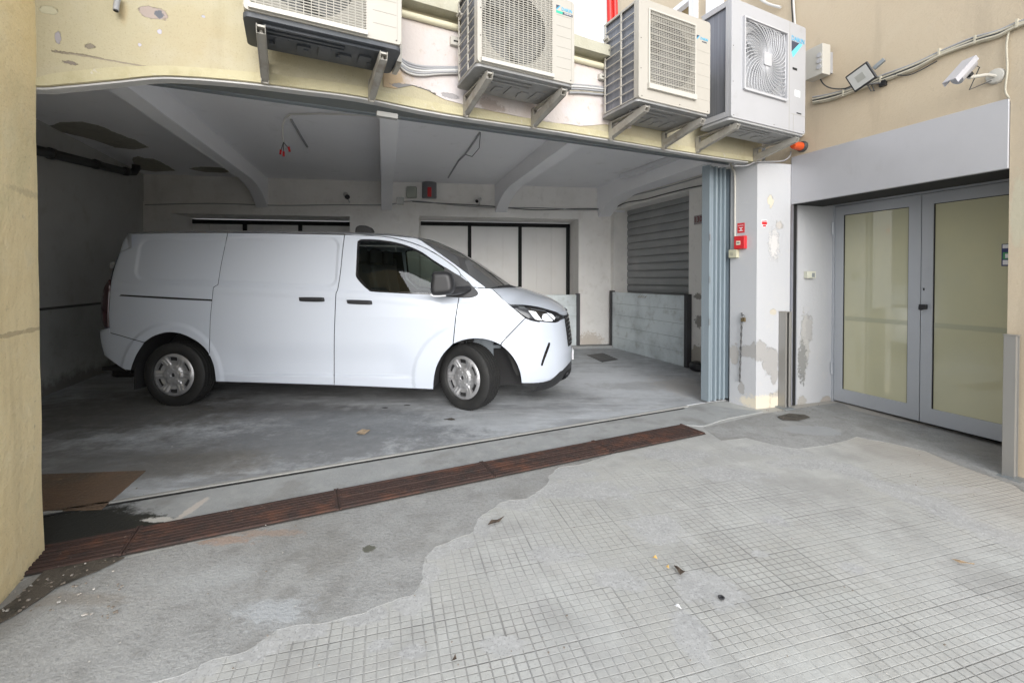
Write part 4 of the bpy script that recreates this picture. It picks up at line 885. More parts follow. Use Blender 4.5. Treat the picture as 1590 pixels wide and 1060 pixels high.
mb = MB(); q = RIGHT.hit(1107,4); mb.wbox(RIGHT, q[0]-.03, q[0]+.04, q[1]-.03, q[1]+.12, 0, .06); tag(mb.build('red_box', RED, bevel=.004), 'small red box at the top edge on the cream building', 'box')
wtube('wall_pipe', RIGHT, [(1168,-10),(1190,5),(1212,12)], .014, CABW, .03, 'white pipe stub sloping over the tall grey air conditioner', 'pipe')
wtube('conduit', RIGHT, [(1231,-60),(1232,0),(1235,50),(1236,120)], .010, CABW, .02, 'thin upright white conduit behind the tall grey air conditioner', 'conduit')
wtube('conduit', RIGHT, [(1228,-60),(1229,0),(1231,35)], .006, CABD, .012, 'thin dark upright cable beside the white conduit', 'cable')
# ================================================================== fittings on the cream building
wb = empty('cable_run', RIGHT.px(1400,120,.02), 'sagging run of cream cables clipped along the tan wall above the door', 'cable')
path = [(1262,155),(1290,148),(1330,137),(1370,121),(1420,101),(1460,83),(1510,63),(1550,50),(1580,38),(1640,18)]
for k, (dv, m, r) in enumerate(((0,CABC,.010),(4,CABC,.010),(-3,CAB,.008),(2,CABD,.006),(6,CABC,.007))):
    wtube('cable', RIGHT, [(u, v+dv*(.7+.3*((i*7+k) % 3))) for i, (u, v) in enumerate(path)], r, m, .018+.008*(k % 2), parent=wb)
mb = MB()
for (u, v) in ((1310,145),(1368,124),(1459,82),(1515,62),(1580,37)):
    s_, z_ = RIGHT.hit(u, v, .02); mb.wbox(RIGHT, s_-.006, s_+.006, z_-.03, z_+.03, .0, .036)
mb.build('cable_clip', CABC, wb)
wtube('loose_cable', RIGHT, [(1270,115),(1278,130),(1290,137),(1310,138),(1326,132)], .006, CABD, .03, 'thin black cable looping from the white box to the floodlight', 'cable')
wtube('loose_cable', RIGHT, [(1386,116),(1410,117),(1432,108),(1455,95)], .005, CABD, .03, 'thin black cable sagging under the cream cable run right of the floodlight', 'cable')
wtube('loose_cable', RIGHT, [(1568,42),(1563,70),(1564,108),(1561,140),(1567,153)], .007, CABC, .015, 'thin cream cable dropping to the corner of the metal cover', 'cable')
def wallbox(W, px, off0, off1, m, name, label, cat, bev=.005, root=True):
    (u0, v0), (u1, v1) = px; a = W.hit(u0, v0, off1); b = W.hit(u1, v1, off1); mb = MB(); mb.wbox(W, a[0], b[0], b[1], a[1], off0, off1); o = mb.build(name, m, bevel=bev); tag(o, label, cat); return o
jb = wallbox(RIGHT, ((1250,80),(1277,114)), .06, .17, WIRE, 'junction_box', 'white junction box with three round knockouts on the tan wall', 'box')
mb = MB()
a = RIGHT.hit(1266,97,.17)
s_, z_ = RIGHT.hit(1272,95,.17)
for dz in (.055, 0, -.055): mb.cyl(RIGHT.pt(s_, z_+dz, .168), RIGHT.pt(s_, z_+dz, .178), .022, 14)
mb.build('knockout', WIREG, jb)
mb = MB(); mb.wbox(RIGHT, a[0]-.05, a[0]+.05, a[1]-.10, a[1]+.10, 0, .06); mb.build('mount', CAB, jb)
# floodlight: tilted flat head
def head(c, X, Y, Z, w_, h_, d_): return c, X, Y, Z
s_, z_ = RIGHT.hit(1337,120,.16); c = RIGHT.pt(s_, z_, .16)
nn = Vector((RIGHT.n.x, RIGHT.n.y, 0)); dd = Vector((RIGHT.d.x, RIGHT.d.y, 0))
Z = (Vector((0,0,1))*.86+nn*.35+dd*(-.28)).normalized(); N_ = (nn-Z*nn.dot(Z)+Vector((-.25,-.1,-.35))); N_ = (N_-Z*N_.dot(Z)).normalized(); X = Z.cross(N_)*-1
fl = empty('floodlight', c, 'flat black floodlight with pale face tilted over the door', 'floodlight')
mb = MB(); mb.box(c, (.20, .17, .022), X, Z, N_); mb.build('housing', BLACK, fl, bevel=.012, segs=3)
mb = MB(); mb.box(c+N_*.012, (.168, .138, .004), X, Z, N_); mb.build('lamp_face', mat('lamp_glass', (.52,.52,.50), .25), fl)
mb = MB(); mb.box(c+N_*.0145, (.07, .06, .002), X, Z, N_); mb.build('led_plate', mat('led_plate', (.36,.36,.33), .4), fl)
mb = MB(); mb.bar(c-Z*.08, RIGHT.pt(s_+.09, z_-.06, 0), .02, .012); mb.box(RIGHT.pt(s_+.09, z_-.07, .02), (.05,.03,.05), dd, nn); mb.build('mount_arm', BLACK, fl)
mb = MB(); mb.bar(c+dd*.10+Z*.03-N_*.03, c+dd*.19+Z*.07-N_*.05, .022, .03); mb.build('sensor_arm', GALV, fl)
mb = MB(); mb.tube([c-Z*.07-N_*.02, c-Z*.15-N_*.01, c-Z*.16-N_*.05, c-Z*.09-N_*.07], .005, 6); mb.build('lead', CABD, fl, smooth=True)
# bullet camera on the tan wall
c2 = RIGHT.px(1547,119,.0); cc = RIGHT.px(1497,112,.30)
cv = empty('security_camera', c2, 'silver bullet security camera on a white arm above the glazed door', 'camera')
mb = MB(); mb.lathe(c2, nn, [(0,.055),(.010,.055),(.022,.045),(.026,.02),(.026,.001)], 24); mb.build('base', WIRE, cv, smooth=True)
mb = MB(); mb.tube([c2+nn*.02, c2+nn*.10-dd*.01, cc+Vector((.055,.02,-.03))], .012, 10); mb.build('arm', WIRE, cv, smooth=True)
ax = (RIGHT.px(1482,130,.36)-RIGHT.px(1509,100,.22)).normalized(); 
mb = MB(); mb.cyl(cc-ax*.085, cc+ax*.085, .036, 20); mb.build('housing', mat('camera_silver', (.48,.48,.51), .35, .6), cv, smooth=True)
up = Vector((0,0,1)); up = (up-ax*up.dot(ax)).normalized(); sdv = ax.cross(up)
mb = MB(); mb.box(cc+up*.040+ax*.02, (.24, .085, .006), ax, sdv, up); mb.box(cc+up*.025+sdv*.041+ax*.02, (.24,.004,.034), ax, sdv, up); mb.box(cc+up*.025-sdv*.041+ax*.02, (.24,.004,.034), ax, sdv, up); mb.build('sun_shield', mat('shield_silver', (.56,.56,.60), .4, .4), cv)
mb = MB(); mb.box(cc-ax*.02-sdv*.0-up*.04, (.03,.03,.03), ax, sdv, up); mb.build('bracket', BLACK, cv)
mb = MB(); mb.tube([cc-ax*.09, cc-ax*.10+Vector((.06,.01,-.03)), cc+Vector((.10,.06,-.10)), c2+nn*.03+Vector((-.02,0,-.035))], .004, 6); mb.build('lead', CABD, cv, smooth=True)
# orange beacon
bc = RIGHT.px(1247,228,.0); be = empty('warning_beacon', bc, 'orange warning beacon on a dark base left above the metal cover', 'beacon')
mb = MB(); mb.lathe(bc, nn, [(0,.055),(.02,.055),(.035,.045),(.035,.001)], 24); mb.build('base', CABD, be, smooth=True)
mb = MB(); mb.lathe(bc+nn*.033, nn, [(0,.040),(.015,.043),(.10,.036),(.115,.030),(.118,.001)], 24); mb.build('lens', mat('orange_lens', (.62,.085,.02), .25), be, smooth=True)
# switch box on reveal
sb = wallbox(REV, ((1254,421),(1267,432)), 0, .045, mat('old_white_plastic', (.60,.60,.50), .5), 'switch_box', 'small cream switch box on the white door reveal', 'box')
s_, z_ = REV.hit(1263,427,.045); mb = MB(); mb.wbox(REV, s_-.022, s_+.018, z_-.022, z_+.022, .045, .049); mb.build('rocker', mat('grey_rocker', (.22,.24,.25), .4), sb, bevel=.003)
# ================================================================== pillar fittings
FRED = mat('alarm_red', (.58,.025,.03), .4)
cp = wallbox(PIL, ((1139.5,367),(1155.5,386)), 0, .05, FRED, 'call_point', 'red fire call point box with pale glass on the pillar', 'alarm box')
s_, z_ = PIL.hit(1147,377,.05); mb = MB(); mb.wbox(PIL, s_-.028, s_+.018, z_-.022, z_+.02, .05, .053); mb.build('glass', mat('pale_cream', (.68,.62,.48), .4), cp)
mb = MB(); mb.wbox(PIL, s_-.018, s_+.012, z_-.004, z_+.004, .053, .055); mb.build('marking', DINK, cp)
fs = wallbox(PIL, ((1145,347),(1156,361)), 0, .003, FRED, 'fire_sign', 'small square red fire sign with white symbols above the call point', 'sign', 0)
s_, z_ = PIL.hit(1150.5,354,.003); mb = MB()
for k in range(5): mb.wbox(PIL, s_-.026+.011*k, s_-.018+.011*k, z_+.022+.004*(k % 2), z_+.030, .003, .0045)
mb.wbox(PIL, s_-.022, s_+.022, z_-.001, z_+.006, .003, .0045); mb.wbox(PIL, s_-.005, s_+.005, z_-.025, z_-.001, .003, .0045); mb.wbox(PIL, s_-.024, s_+.024, z_-.032, z_-.025, .003, .0045)
mb.build('symbols', PAPER, fs)
bx = wallbox(PIL, ((1131,388),(1143.5,400)), 0, .05, mat('aged_plastic', (.50,.48,.35), .5), 'socket_box', 'small yellowed junction box under the red call point', 'box')
s_, z_ = PIL.hit(1136,394,.05); mb = MB(); mb.wbox(PIL, s_-.010, s_+.022, z_-.018, z_+.018, .05, .054); mb.build('lid', mat('aged_lid', (.38,.37,.28), .4), bx)
wtube('conduit', PIL, [(1133,250),(1137,262),(1141,275),(1141,340),(1141,388)], .010, WIRE, .016, 'white conduit running down the pillar to the yellowed box', 'conduit')
wtube('pillar_cable', PIR, [(1140,258),(1160,257),(1172,252),(1190,251),(1215,250),(1226,243),(1228,235)], .007, CAB, .03, 'grey cable under the lintel from the gate to the beacon', 'cable')
# alarm sticker on the right face
s_, z_ = PIR.hit(1187,346,.002); q = [(-.035,.03),(.035,.03),(.035,-.02),(.02,-.042),(0,-.05),(-.02,-.042),(-.035,-.02)]
mb = MB(); wslab(mb, PIR, [(s_+a_, z_+b_) for a_, b_ in q], (), .002, 0); sk = mb.build('alarm_sticker', PAPER); tag(sk, 'small shield shaped red and white sticker on the pillar', 'sticker')
mb = MB(); mb.wbox(PIR, s_-.033, s_+.033, z_-.018, z_+.010, .002, .003); mb.wbox(PIR, s_-.02, s_+.02, z_-.040, z_-.024, .002, .003); mb.build('red_field', FRED, sk)
text('sticker_lettering', 'ALLARME', .015, PIR.pt(s_, z_+.018, .003), Vector((PIR.d.x, PIR.d.y, 0)), (0,0,1), FRED, sk, sx=.9)
# chain with padlock
CH = mat('chain_steel', (.14,.14,.14), .4, .6); cn = empty('chain', PIL.px(1152,489,.03), 'steel chain and brass padlock hanging on the pillar', 'chain')
p0 = PIL.px(1152,490,.03); p1 = PIL.px(1148.5,592,.02); n_ = 19; mb = MB(); td = Vector((PIL.d.x, PIL.d.y, 0)); tn = Vector((PIL.n.x, PIL.n.y, 0))
for k in range(n_):
    c = p0.lerp(p1, (k+.5)/n_); S = td if k % 2 else tn
    S = (S+(tn if k % 2 else td)*.35).normalized(); L_ = (p0-p1).length/n_*.62
    mb.tube([c+S*.0095*cos(t)+Vector((0,0,1))*L_*sin(t) for t in [i*2*pi/12 for i in range(12)]], .0046, 6, closed=True)
mb.build('links', CH, cn, smooth=True)
mb = MB(); c = PIL.px(1154,496,.03); mb.box(c, (.05,.02,.045), td, tn); mb.build('padlock', mat('old_brass', (.20,.15,.08), .4, .7), cn, bevel=.005)
mb = MB(); mb.tube([c+td*.016*cos(t)+Vector((0,0,.02+.03*sin(t))) for t in [i*pi/8 for i in range(9)]], .004, 7); mb.tube([PIL.px(1152,486,0), PIL.px(1152,488,.04)], .006, 8); mb.build('shackle', CH, cn, smooth=True)
# flood barrier posts by the door
STL = mat('brushed_post', (.36,.35,.33), .45, .5, layers=[(3,.5,.7,(.26,.25,.23),.5,(1,1,.2))])
def bpost(x, y, z0, label, dir_, wd=.07, dp=.09):
    d = Vector(dir_).normalized(); n = Vector((d.y, -d.x, 0)); mb = MB(); c = Vector((x, y, 0))
    for (o, t, w_, h_) in ((-dp/2, 0, .006, wd), (0, -wd/2, dp, .006), (0, wd/2, dp, .006)): mb.box(c+n*o+d*t+Vector((0,0,z0+.5)), (h_, w_, 1.0), d, n)
    mb.box(c+n*(dp/2-.01)+d*(wd/2-.012)+Vector((0,0,z0+.5)), (.024,.006,1.0), d, n); mb.box(c+n*(dp/2-.01)-d*(wd/2-.012)+Vector((0,0,z0+.5)), (.024,.006,1.0), d, n)
    rt = empty('barrier_post', (x, y, z0), label, 'post', 'steel posts for the flood barrier at the door'); mb.build('channel', STL, rt)
    mb = MB(); mb.box(c+Vector((0,0,z0+1.003)), (wd+.012, dp+.012, .006), d, n); mb.build('cap', STL, rt)
    mb = MB(); mb.box(c+n*.02-d*.02+Vector((0,0,z0+.008)), (.12,.13,.012), d, n); mb.build('foot_plate', GALV, rt); return rt
g = PIR.px(1219,560,.045); bpost(g.x, g.y, 0, 'short steel channel post standing against the white pillar', (PIR.d.x, PIR.d.y, 0), .075, .08)
g = G(1571,742); bpost(g.x+.02, g.y+.03, gz(g.x, g.y)-.01, 'short steel channel post at the right edge of the glazed door', (-RIGHT.n.x, -RIGHT.n.y, 0), .045, .06)
# ================================================================== drain grating sections
dl = [G(382,824), G(900,715.5)]; dA = Vector(dl[0][:2]); dd2 = (Vector(dl[1][:2])-dA).normalized(); dn = Vector((-dd2.y, dd2.x))
def dp_(a, b, z): p = dA+dd2*a+dn*b; return Vector((p.x, p.y, z+gz(p.x, p.y)))
def dbox(mb, a0, a1, b0, b1, z0, z1):
    return mb.hexa([dp_(a0,b0,z0),dp_(a1,b0,z0),dp_(a1,b1,z0),dp_(a0,b1,z0),dp_(a0,b0,z1),dp_(a1,b0,z1),dp_(a1,b1,z1),dp_(a0,b1,z1)])
aEnd = (Vector(G(1088,672)[:2])-dA).dot(dd2); WD = .27; SL = .985
lab = ['grate at the right end of the drain', 'drain grate second from the right end', 'third drain grate from the right end', 'middle drain grate in front of the garage', 'drain grate just right of the dark wet corner', 'dirty drain grate beside the ochre pier']
for k in range(5):
    a1_ = aEnd-k*SL; a0_ = a1_-SL+.004; 
    if k == 4: a0_ = a1_-1.15
    p = dp_((a0_+a1_)/2, WD/2, 0)
    gr_ = empty('drain_grate', p, 'rusty ribbed '+lab[k], 'drain grate', 'rusty drain grates in a row along the garage threshold')
    mb = MB(); nb_ = 8
    for q in range(nb_): b0 = .006+(WD-.012)*q/nb_; dbox(mb, a0_+.012, a1_-.012, b0, b0+(WD-.012)/nb_*.50, .0085, .019+.0015*((q*k) % 3))
    mb.build('bars', RUSTG, gr_)
    mb = MB(); dbox(mb, a0_, a0_+.012, 0, WD, .006, .018); dbox(mb, a1_-.012, a1_, 0, WD, .006, .018)
    for q in (1, 2, 3): dbox(mb, a0_+(a1_-a0_)*q/4-.01, a0_+(a1_-a0_)*q/4+.01, .003, WD-.003, .0080, .0125)
    mb.build('cross_ribs', RUSTG, gr_)
mb = MB(); dbox(mb, aEnd-5.1, aEnd+.004, -.004, WD+.004, .0055, .0088); tag(mb.build('drain_pit', DARKPIT), kind='structure')
# ================================================================== inside the garage
bp_ = [tuple(G(u, v, False)[:2]) for u, v in ((-10,742),(60,739),(226,733),(158,793),(60,797),(-30,797))]
mb = MB(); slab(mb, lambda a, b, o: Vector((a, b, o)), bp_, (), .014, .008)
RP = mat('rusty_plate', (.15,.115,.085), .7, .3, layers=[(3,.45,.65,(.25,.16,.10),.7),(14,.5,.7,(.12,.09,.065),.5),(60,.55,.65,(.33,.24,.16),.5)], blobs=[(G(140,770,0),(.5,.35,1),(.20,.13,.085),.7,3,.6,.7)], bump=.002, bscale=90)
tag(mb.build('floor_plate', RP), 'rusty checkered steel plate set in the garage floor by the pier', 'plate')
mb = MB(); 
for i in range(26):
    for j in range(14):
        t = .02+.96*i/25; q = Vector(bp_[1]).lerp(Vector(bp_[2]), t); r_ = Vector(bp_[4]).lerp(Vector(bp_[3]), t); c = q.lerp(r_, .03+.94*j/13)
        mb.box((c.x, c.y, .0145), (.030,.008,.002), (cos(.8 if (i+j) % 2 else 2.3), sin(.8 if (i+j) % 2 else 2.3), 0), (-sin(.8 if (i+j) % 2 else 2.3), cos(.8 if (i+j) % 2 else 2.3), 0))
pl = mb.build('tread_pattern', RP); pl.parent = bpy.data.objects['floor_plate']
# pipe on the left wall
PP = mat('dark_pipe', (.045,.045,.045), .5)
def LW(u, v, o):   # left wall hit
    r = ray(u, v); a = la+ln*o; t = ln.dot(a)/ln.dot(Vector((r.x, r.y))); return Vector((r.x*t, r.y*t, H+r.z*t))
if ln.x < 0: ln = -ln
p1_ = LW(203,268,.12); p0_ = LW(55,233,.12)
dp = empty('drain_pipe', p1_, 'dark drain pipe high along the left garage wall', 'pipe')
mb = MB(); mb.tube([p0_+(p0_-p1_)*.6, p0_, p1_-Vector((.03,.03,0)), p1_+Vector((.0,.06,.02)), p1_+Vector((.0,.10,.08)), p1_+Vector((.0,.10,.40))], .055, 16); mb.build('pipe', PP, dp, smooth=True)
mb = MB(); d_ = (p1_-p0_).normalized(); 
for t in (.12, .55, .93): c = p0_.lerp(p1_, t); mb.cyl(c-d_*.03, c+d_*.03, .066, 16)
mb.build('pipe_socket', PP, dp, smooth=True)
# flood barriers
FB = mat('barrier_boards', (.70,.76,.78), .5, .2, layers=[(2,.45,.7,(.34,.38,.39),.6),(8,.55,.7,(.38,.40,.36),.4)])
DK = mat('dark_steel', (.07,.07,.075), .5, .4)
def barrier(W, l, r, zt, label, posts, off=.03):
    rt = empty('flood_barrier', W.pt((l+r)/2, 0, off), label, 'barrier', 'flood barriers of stacked aluminium boards'); n = 5
    for k in range(n):
        mb = MB(); mb.wbox(W, l, r, .008+(zt-.008)*k/n+.003, .008+(zt-.008)*(k+1)/n, off, off+.04); mb.build('board', FB, rt, bevel=.003)
    for a in posts: mb = MB(); mb.wbox(W, a-.035, a+.035, .008, zt+.025, off-.02, off+.06); mb.build('post', DK, rt)
    return rt
l = SIDE.hit(951,500,.05)[0]; r = SIDE.hit(1065,500,.05)[0]
fb = barrier(SIDE, l, r, 1.085, 'grey flood barrier boards in front of the roller shutter', (l-.01, r+.04)); SIDEz = 1.11
mb = MB(); c = SIDE.hit(1001,461,.05)
for k in range(2): mb.tube([SIDE.pt(c[0]-.09+.12*k, 1.085, .03), SIDE.pt(c[0]-.12+.12*k, 1.02, .10), SIDE.pt(c[0]-.04+.12*k, 1.02, .10), SIDE.pt(c[0]-.06+.12*k, 1.085, .03)], .006, 6)
mb.build('handle', WIRE, fb, smooth=True)
l = BACK.hit(650,500,.03)[0]; r = BACK.hit(895,500,.03)[0]
barrier(BACK, l, r, 1.03, 'grey flood barrier boards behind the nose of the van', (r+.02,))
mb = MB(); mb.wbox(BACK, r-1.3, Lb-.02, .008, .05, .0, .22); tag(mb.build('wall_step', STRIP), 'low cement step along the foot of the back wall', 'step')
# floor drain
mb = MB(); q = [G(u, v, False) for u, v in ((911,552),(936,549),(960,559),(935,563))]; slab(mb, lambda a, b, o: Vector((a, b, o)), [tuple(p[:2]) for p in q], (), .013, .007); fd_ = mb.build('floor_drain', mat('drain_iron', (.06,.06,.06), .6)); tag(fd_, 'square dark iron floor drain in the garage near the barrier', 'drain')
mb = MB(); 
for k in range(5):
    e0 = q[0].lerp(q[3], (k+.7)/6); e1 = q[1].lerp(q[2], (k+.7)/6); mb.bar(e0+Vector((0,0,.015)), e1+Vector((0,0,.015)), .025, .004)
o = mb.build('bars', mat('iron_worn', (.12,.12,.12), .5)); o.parent = fd_
# dark rubber wheel stop behind the gate
mb = MB(); c = SIDE.px(1085,575,.05); mb.lathe(Vector((c.x, c.y, .07)), (0,0,1), [(-.055,.03),(-.06,.10),(-.03,.13),(.03,.13),(.06,.10),(.055,.03)], 24); tag(mb.build('rubber_stop', BLACK, smooth=True), 'black rubber ring lying at the foot of the wall behind the gate', 'rubber')
# back wall fittings
cable_y = [(225,318),(330,316),(430,319),(520,318),(600,318),(640,312),(700,318),(760,322),(840,323),(905,326),(948,324)]
wtube('wall_cable', BACK, cable_y, .009, CAB, [.012]*11, 'long grey cable along the top of the back wall', 'cable')
wtube('wall_cable', BACK, [(640,313),(690,316),(760,320),(830,326),(900,324),(946,325)], .008, CABD, .012, 'dark cable beside the grey one on the right of the back wall', 'cable')
wtube('wall_cable', SIDE, [(950,325),(957,320),(968,310),(985,303),(1010,297),(1050,286),(1097,272)], .010, CAB, .015, 'upper grey cable over the roller shutter', 'cable')
wtube('wall_cable', SIDE, [(950,326),(962,319),(975,314),(1000,310),(1030,302),(1070,292),(1097,287)], .009, CABD, .015, 'lower dark cable over the roller shutter', 'cable')
UP = -.035
jg = wallbox(BACK, ((631,289),(647,307)), UP, .05, mat('grey_green_plastic', (.36,.38,.33), .6), 'junction_box', 'square grey green junction box beside the alarm siren', 'box', .02)
jw = wallbox(BACK, ((615.5,306),(627,317.5)), UP, .03, mat('dim_white_plastic', (.60,.60,.58), .6), 'junction_box', 'small square white junction box on the back wall', 'box', .01)
c = BACK.px(666.5,294,.0); s_, _z = BACK.hit(666.5,294,0); ss = empty('alarm_siren', BACK.pt(s_, 2.9, 0), 'grey rounded alarm siren with red lens on the back wall', 'siren')
z0_ = BACK.hit(666,308)[1]; z1_ = BACK.hit(666,279)[1]; bn = Vector((BACK.n.x, BACK.n.y, 0)); bd = Vector((BACK.d.x, BACK.d.y, 0))
mb = MB(); mb.lathe(BACK.pt(s_, z0_, UP), (0,0,1), [(0,.001),(0,.125),(.02,.135),(z1_-z0_-.02,.135),(z1_-z0_,.12),(z1_-z0_,.001)], 24, X=bd); mb.build('housing', mat('siren_grey', (.22,.22,.23), .35, .4), ss, smooth=True)
mb = MB(); mb.wbox(BACK, s_-.03, s_+.045, z0_+.01, z0_+.19, .06, .112); mb.build('lens', FRED, ss, bevel=.015)
def dome(u, v, label, s__=1, flip=1):
    c = BACK.px(u, v, .12); rt = empty('security_camera', c, label, 'camera'); mb = MB()
    a = (Vector((.5*flip, -.8, -.45))).normalized(); mb.cyl(c-a*.09*s__, c+a*.07*s__, .042*s__, 16); mb.build('housing', mat('camera_white', (.50,.50,.50), .4), rt, smooth=True)
    mb = MB(); mb.cyl(c+a*.07*s__, c+a*.085*s__, .043*s__, 16); mb.build('lens', BLACK, rt, smooth=True)
    mb = MB(); w0 = c+Vector((0,.0,0))-bn*.0; mb.tube([c-a*.02*s__, c+Vector((.02,.05,-.07))*s__, c-bn*.15+Vector((.02,0,-.09*s__))], .012, 8); mb.build('arm', mat('camera_white', (.5,.5,.5), .4), rt, smooth=True)
dome(538,304, 'small dark lens security camera on the back wall over the van roof')
dome(743,311, 'smaller black security camera on the back wall right of the siren', .75, -1)
# hanging wire with red connectors, ceiling conduit, hook wire
def cpt(u, v, z=CZ-.01): r = ray(u, v); t = (z-H)/r.z; return Vector((r.x*t, r.y*t, z))
hw_ = empty('hanging_wire', cpt(450,178), 'white cable hanging from the ceiling with red connectors', 'cable')
c = cpt(450,178); mb = MB(); zz = [c, c+Vector((-.06,.02,-.03)), c+Vector((-.09,.02,-.12)), c+Vector((-.08,.01,-.22)), c+Vector((-.07,.0,-.30))]
mb.tube(zz, .011, 8); mb.tube([c, c+Vector((.35,-.05,-.01)), c+Vector((.8,-.02,-.015)), c+Vector((1.3,.15,-.01)), c+Vector((1.75,.3,-.01))], .010, 8); mb.build('cable', CABW, hw_, smooth=True)
e = zz[-1]; mb = MB()
for dx, dz in ((-.03,-.09),(.0,-.10),(.05,-.06)): mb.tube([e, e+Vector((dx*.5, 0, dz*.5)), e+Vector((dx, 0, dz))], .004, 6)
mb.build('wire', CABD, hw_, smooth=True)
mb = MB()
for dx, dz in ((-.03,-.10),(.0,-.12),(.055,-.07)): mb.cyl(e+Vector((dx,0,dz+.02)), e+Vector((dx*1.2,0,dz-.03)), .012, 8)
mb.build('connector', FRED, hw_, smooth=True)
tb = MB(); tb.tube([cpt(452,186), cpt(466,210), cpt(477,228)], .014, 8); tag(tb.build('ceiling_conduit', CAB, smooth=True), 'short grey conduit on the ceiling behind the hanging connectors', 'conduit')
tb = MB(); tb.tube([cpt(745,206), cpt(735,222), cpt(722,240), cpt(712,250), cpt(696,276)], .012, 8); tag(tb.build('ceiling_conduit', CAB, smooth=True), 'grey conduit crossing the ceiling to the back wall right of the middle beam', 'conduit')
tb = MB(); tb.tube([cpt(746,206), cpt(744,218)+Vector((0,0,-.10)), cpt(733,232)+Vector((0,0,-.10)), cpt(722,240)], .005, 6); tag(tb.build('loose_cable', CABD, smooth=True), 'thin black cable sagging under the ceiling conduit', 'cable')
# house number tile
hn = wallbox(SIDE, ((1077.5,335.5),(1090.5,347)), 0, .012, mat('grey_tile', (.34,.31,.30), .4), 'number_tile', 'small grey house number tile reading 130 beside the roller shutter', 'sign', 0)
s_, z_ = SIDE.hit(1084,341,.012); text('number', '130', .12, SIDE.pt(s_, z_, .0135), Vector((SIDE.d.x, SIDE.d.y, 0)), (0,0,1), mat('dark_red_ink', (.18,.015,.02), .4), hn, sx=.95)
# litter
CARD = mat('brown_card', (.36,.27,.18), .9); LEAF = mat('dry_leaf', (.075,.055,.04), .9); YLEAF = mat('yellow_leaf', (.55,.36,.12), .8)
def flat(name, px, m, label, cat, h=.012, out=True, curl=.01):
    P = [G(u, v, out) for u, v in px]; c = sum(P, Vector())/len(P); mb = MB(); n = len(P)
    V = [p+Vector((0,0,h+curl*(i % 2))) for i, p in enumerate(P)]+[c+Vector((0,0,h+.002))]
    V2 = [v+Vector((0,0,.0015)) for v in V]
    mb.add(V+V2, [((i+1)%n, i, n) for i in range(n)]+[(i+n+1, (i+1)%n+n+1, 2*n+1) for i in range(n)]+[(i, (i+1)%n, (i+1)%n+n+1, i+n+1) for i in range(n)])
    o = mb.build(name, m); tag(o, label, cat); return o
flat('card_scrap', [(553,674),(562,670),(570,669),(575,671),(566,676),(558,677)], CARD, 'scrap of brown card on the garage floor below the van', 'scrap', .012, False)
flat('dry_leaf', [(757,818),(763,813),(772,810),(783,807),(775,813),(766,818)], LEAF, 'dark curled dry leaf where cement meets tiles', 'leaf')
flat('yellow_leaf', [(1013,869),(1018,868),(1021,871),(1016,872)], YLEAF, 'tiny yellow leaf left of the rough cement patch', 'leaf')
flat('yellow_leaf', [(1034,883),(1038,883),(1039,886),(1035,887)], YLEAF, 'tiny yellow leaf beside the dark crumbs', 'leaf')
flat('dark_crumbs', [(1046,881),(1052,886),(1060,889),(1064,894),(1056,896),(1051,891)], LEAF, 'dark crumpled leaf at the edge of the rough cement patch', 'leaf')
flat('paper_scrap', [(1047,944),(1053,945),(1058,949),(1051,948)], PAPER, 'sliver of white paper on the tiles', 'paper')
flat('twig', [(1478,871),(1490,876),(1513,880),(1513,881),(1490,877.3)], CARD, 'thin brown twig on the tiles at the right', 'twig')
flat('dry_leaf', [(702,1030),(707,1024),(709,1027),(706,1033)], LEAF, 'small dark leaf on the tiles at the bottom', 'leaf')
mb = MB(); c = G(1120,931); mb.lathe(c+Vector((0,0,.004)), (0,0,1), [(0,.001),(.004,.012),(.010,.014),(.010,.009),(.003,.008),(.003,.001)], 14); tag(mb.build('pipe_stub', DK, smooth=True), 'small dark pipe stub in the rough cement patch', 'pipe')
random.seed(3)
mb = MB()
spots = []
for k in range(240):
    if k < 80: u, v = random.uniform(0, 190), random.uniform(868, 965)
    elif k < 110: u, v = random.uniform(1190, 1290), random.uniform(626, 642)
    elif k < 140: u, v = random.uniform(1380, 1570), random.uniform(690, 760)
    else: u, v = random.uniform(100, 1560), random.uniform(690, 1055)
    p = G(u, v); s_ = random.uniform(.002, .006) if k >= 110 else random.uniform(.003, .009); b = len(mb.v); a = random.random()*6
    mb.box(p+Vector((0,0,.012)), (s_, s_*random.uniform(.5, 1.6), s_*.5), (cos(a), sin(a), 0), (-sin(a), cos(a), 0))
tag(mb.build('grit', mat('grit_mixed', (.20,.17,.14), .9, layers=[(9,.5,.6,(.55,.53,.5),.8)])), kind='stuff')
bpy.data.objects['grit']['label'] = 'scattered grit and crumbs on the ground'; bpy.data.objects['grit']['category'] = 'grit'
# ================================================================== the van
VU = Vector((.99854, -.05408, 0)); VN = Vector((.05408, .99854, 0)); VO = Vector((-3.497, 5.599, 0))   # x forward, y to the far side, origin under the rear axle
def vw(x, y, z): return VO+VU*x+VN*y+Vector((0, 0, z))
def vl(p): d = Vector(p)-VO; return (d.dot(VU), d.dot(VN), p[2])
def vproj(x, y, z):
    p = vw(x, y, z)-Vector((0,0,H)); f = Vector((0, cos(PITCH), -sin(PITCH))); up = Vector((0, sin(PITCH), cos(PITCH)))
    d = p.dot(f); return (CX+F*p.x/d, CY-F*p.dot(up)/d)
def sst(a, b, x): t = max(0, min(1, (x-a)/(b-a))); return t*t*(3-2*t)
def itab(T, z):
    if z <= T[0][0]: return T[0][1]
    for (a, b), (c, d) in zip(T[:-1], T[1:]):
        if z <= c: return b+(d-b)*(z-a)/(c-a)
    return T[-1][1]
XN = [(.0, 4.15), (2.0, 4.15)]; XR = [(.0, -.98), (2.0, -.9)]
XS, XRS = 2.75, -.50
WR, WF_ = (0.0, .335), (3.10, .335)
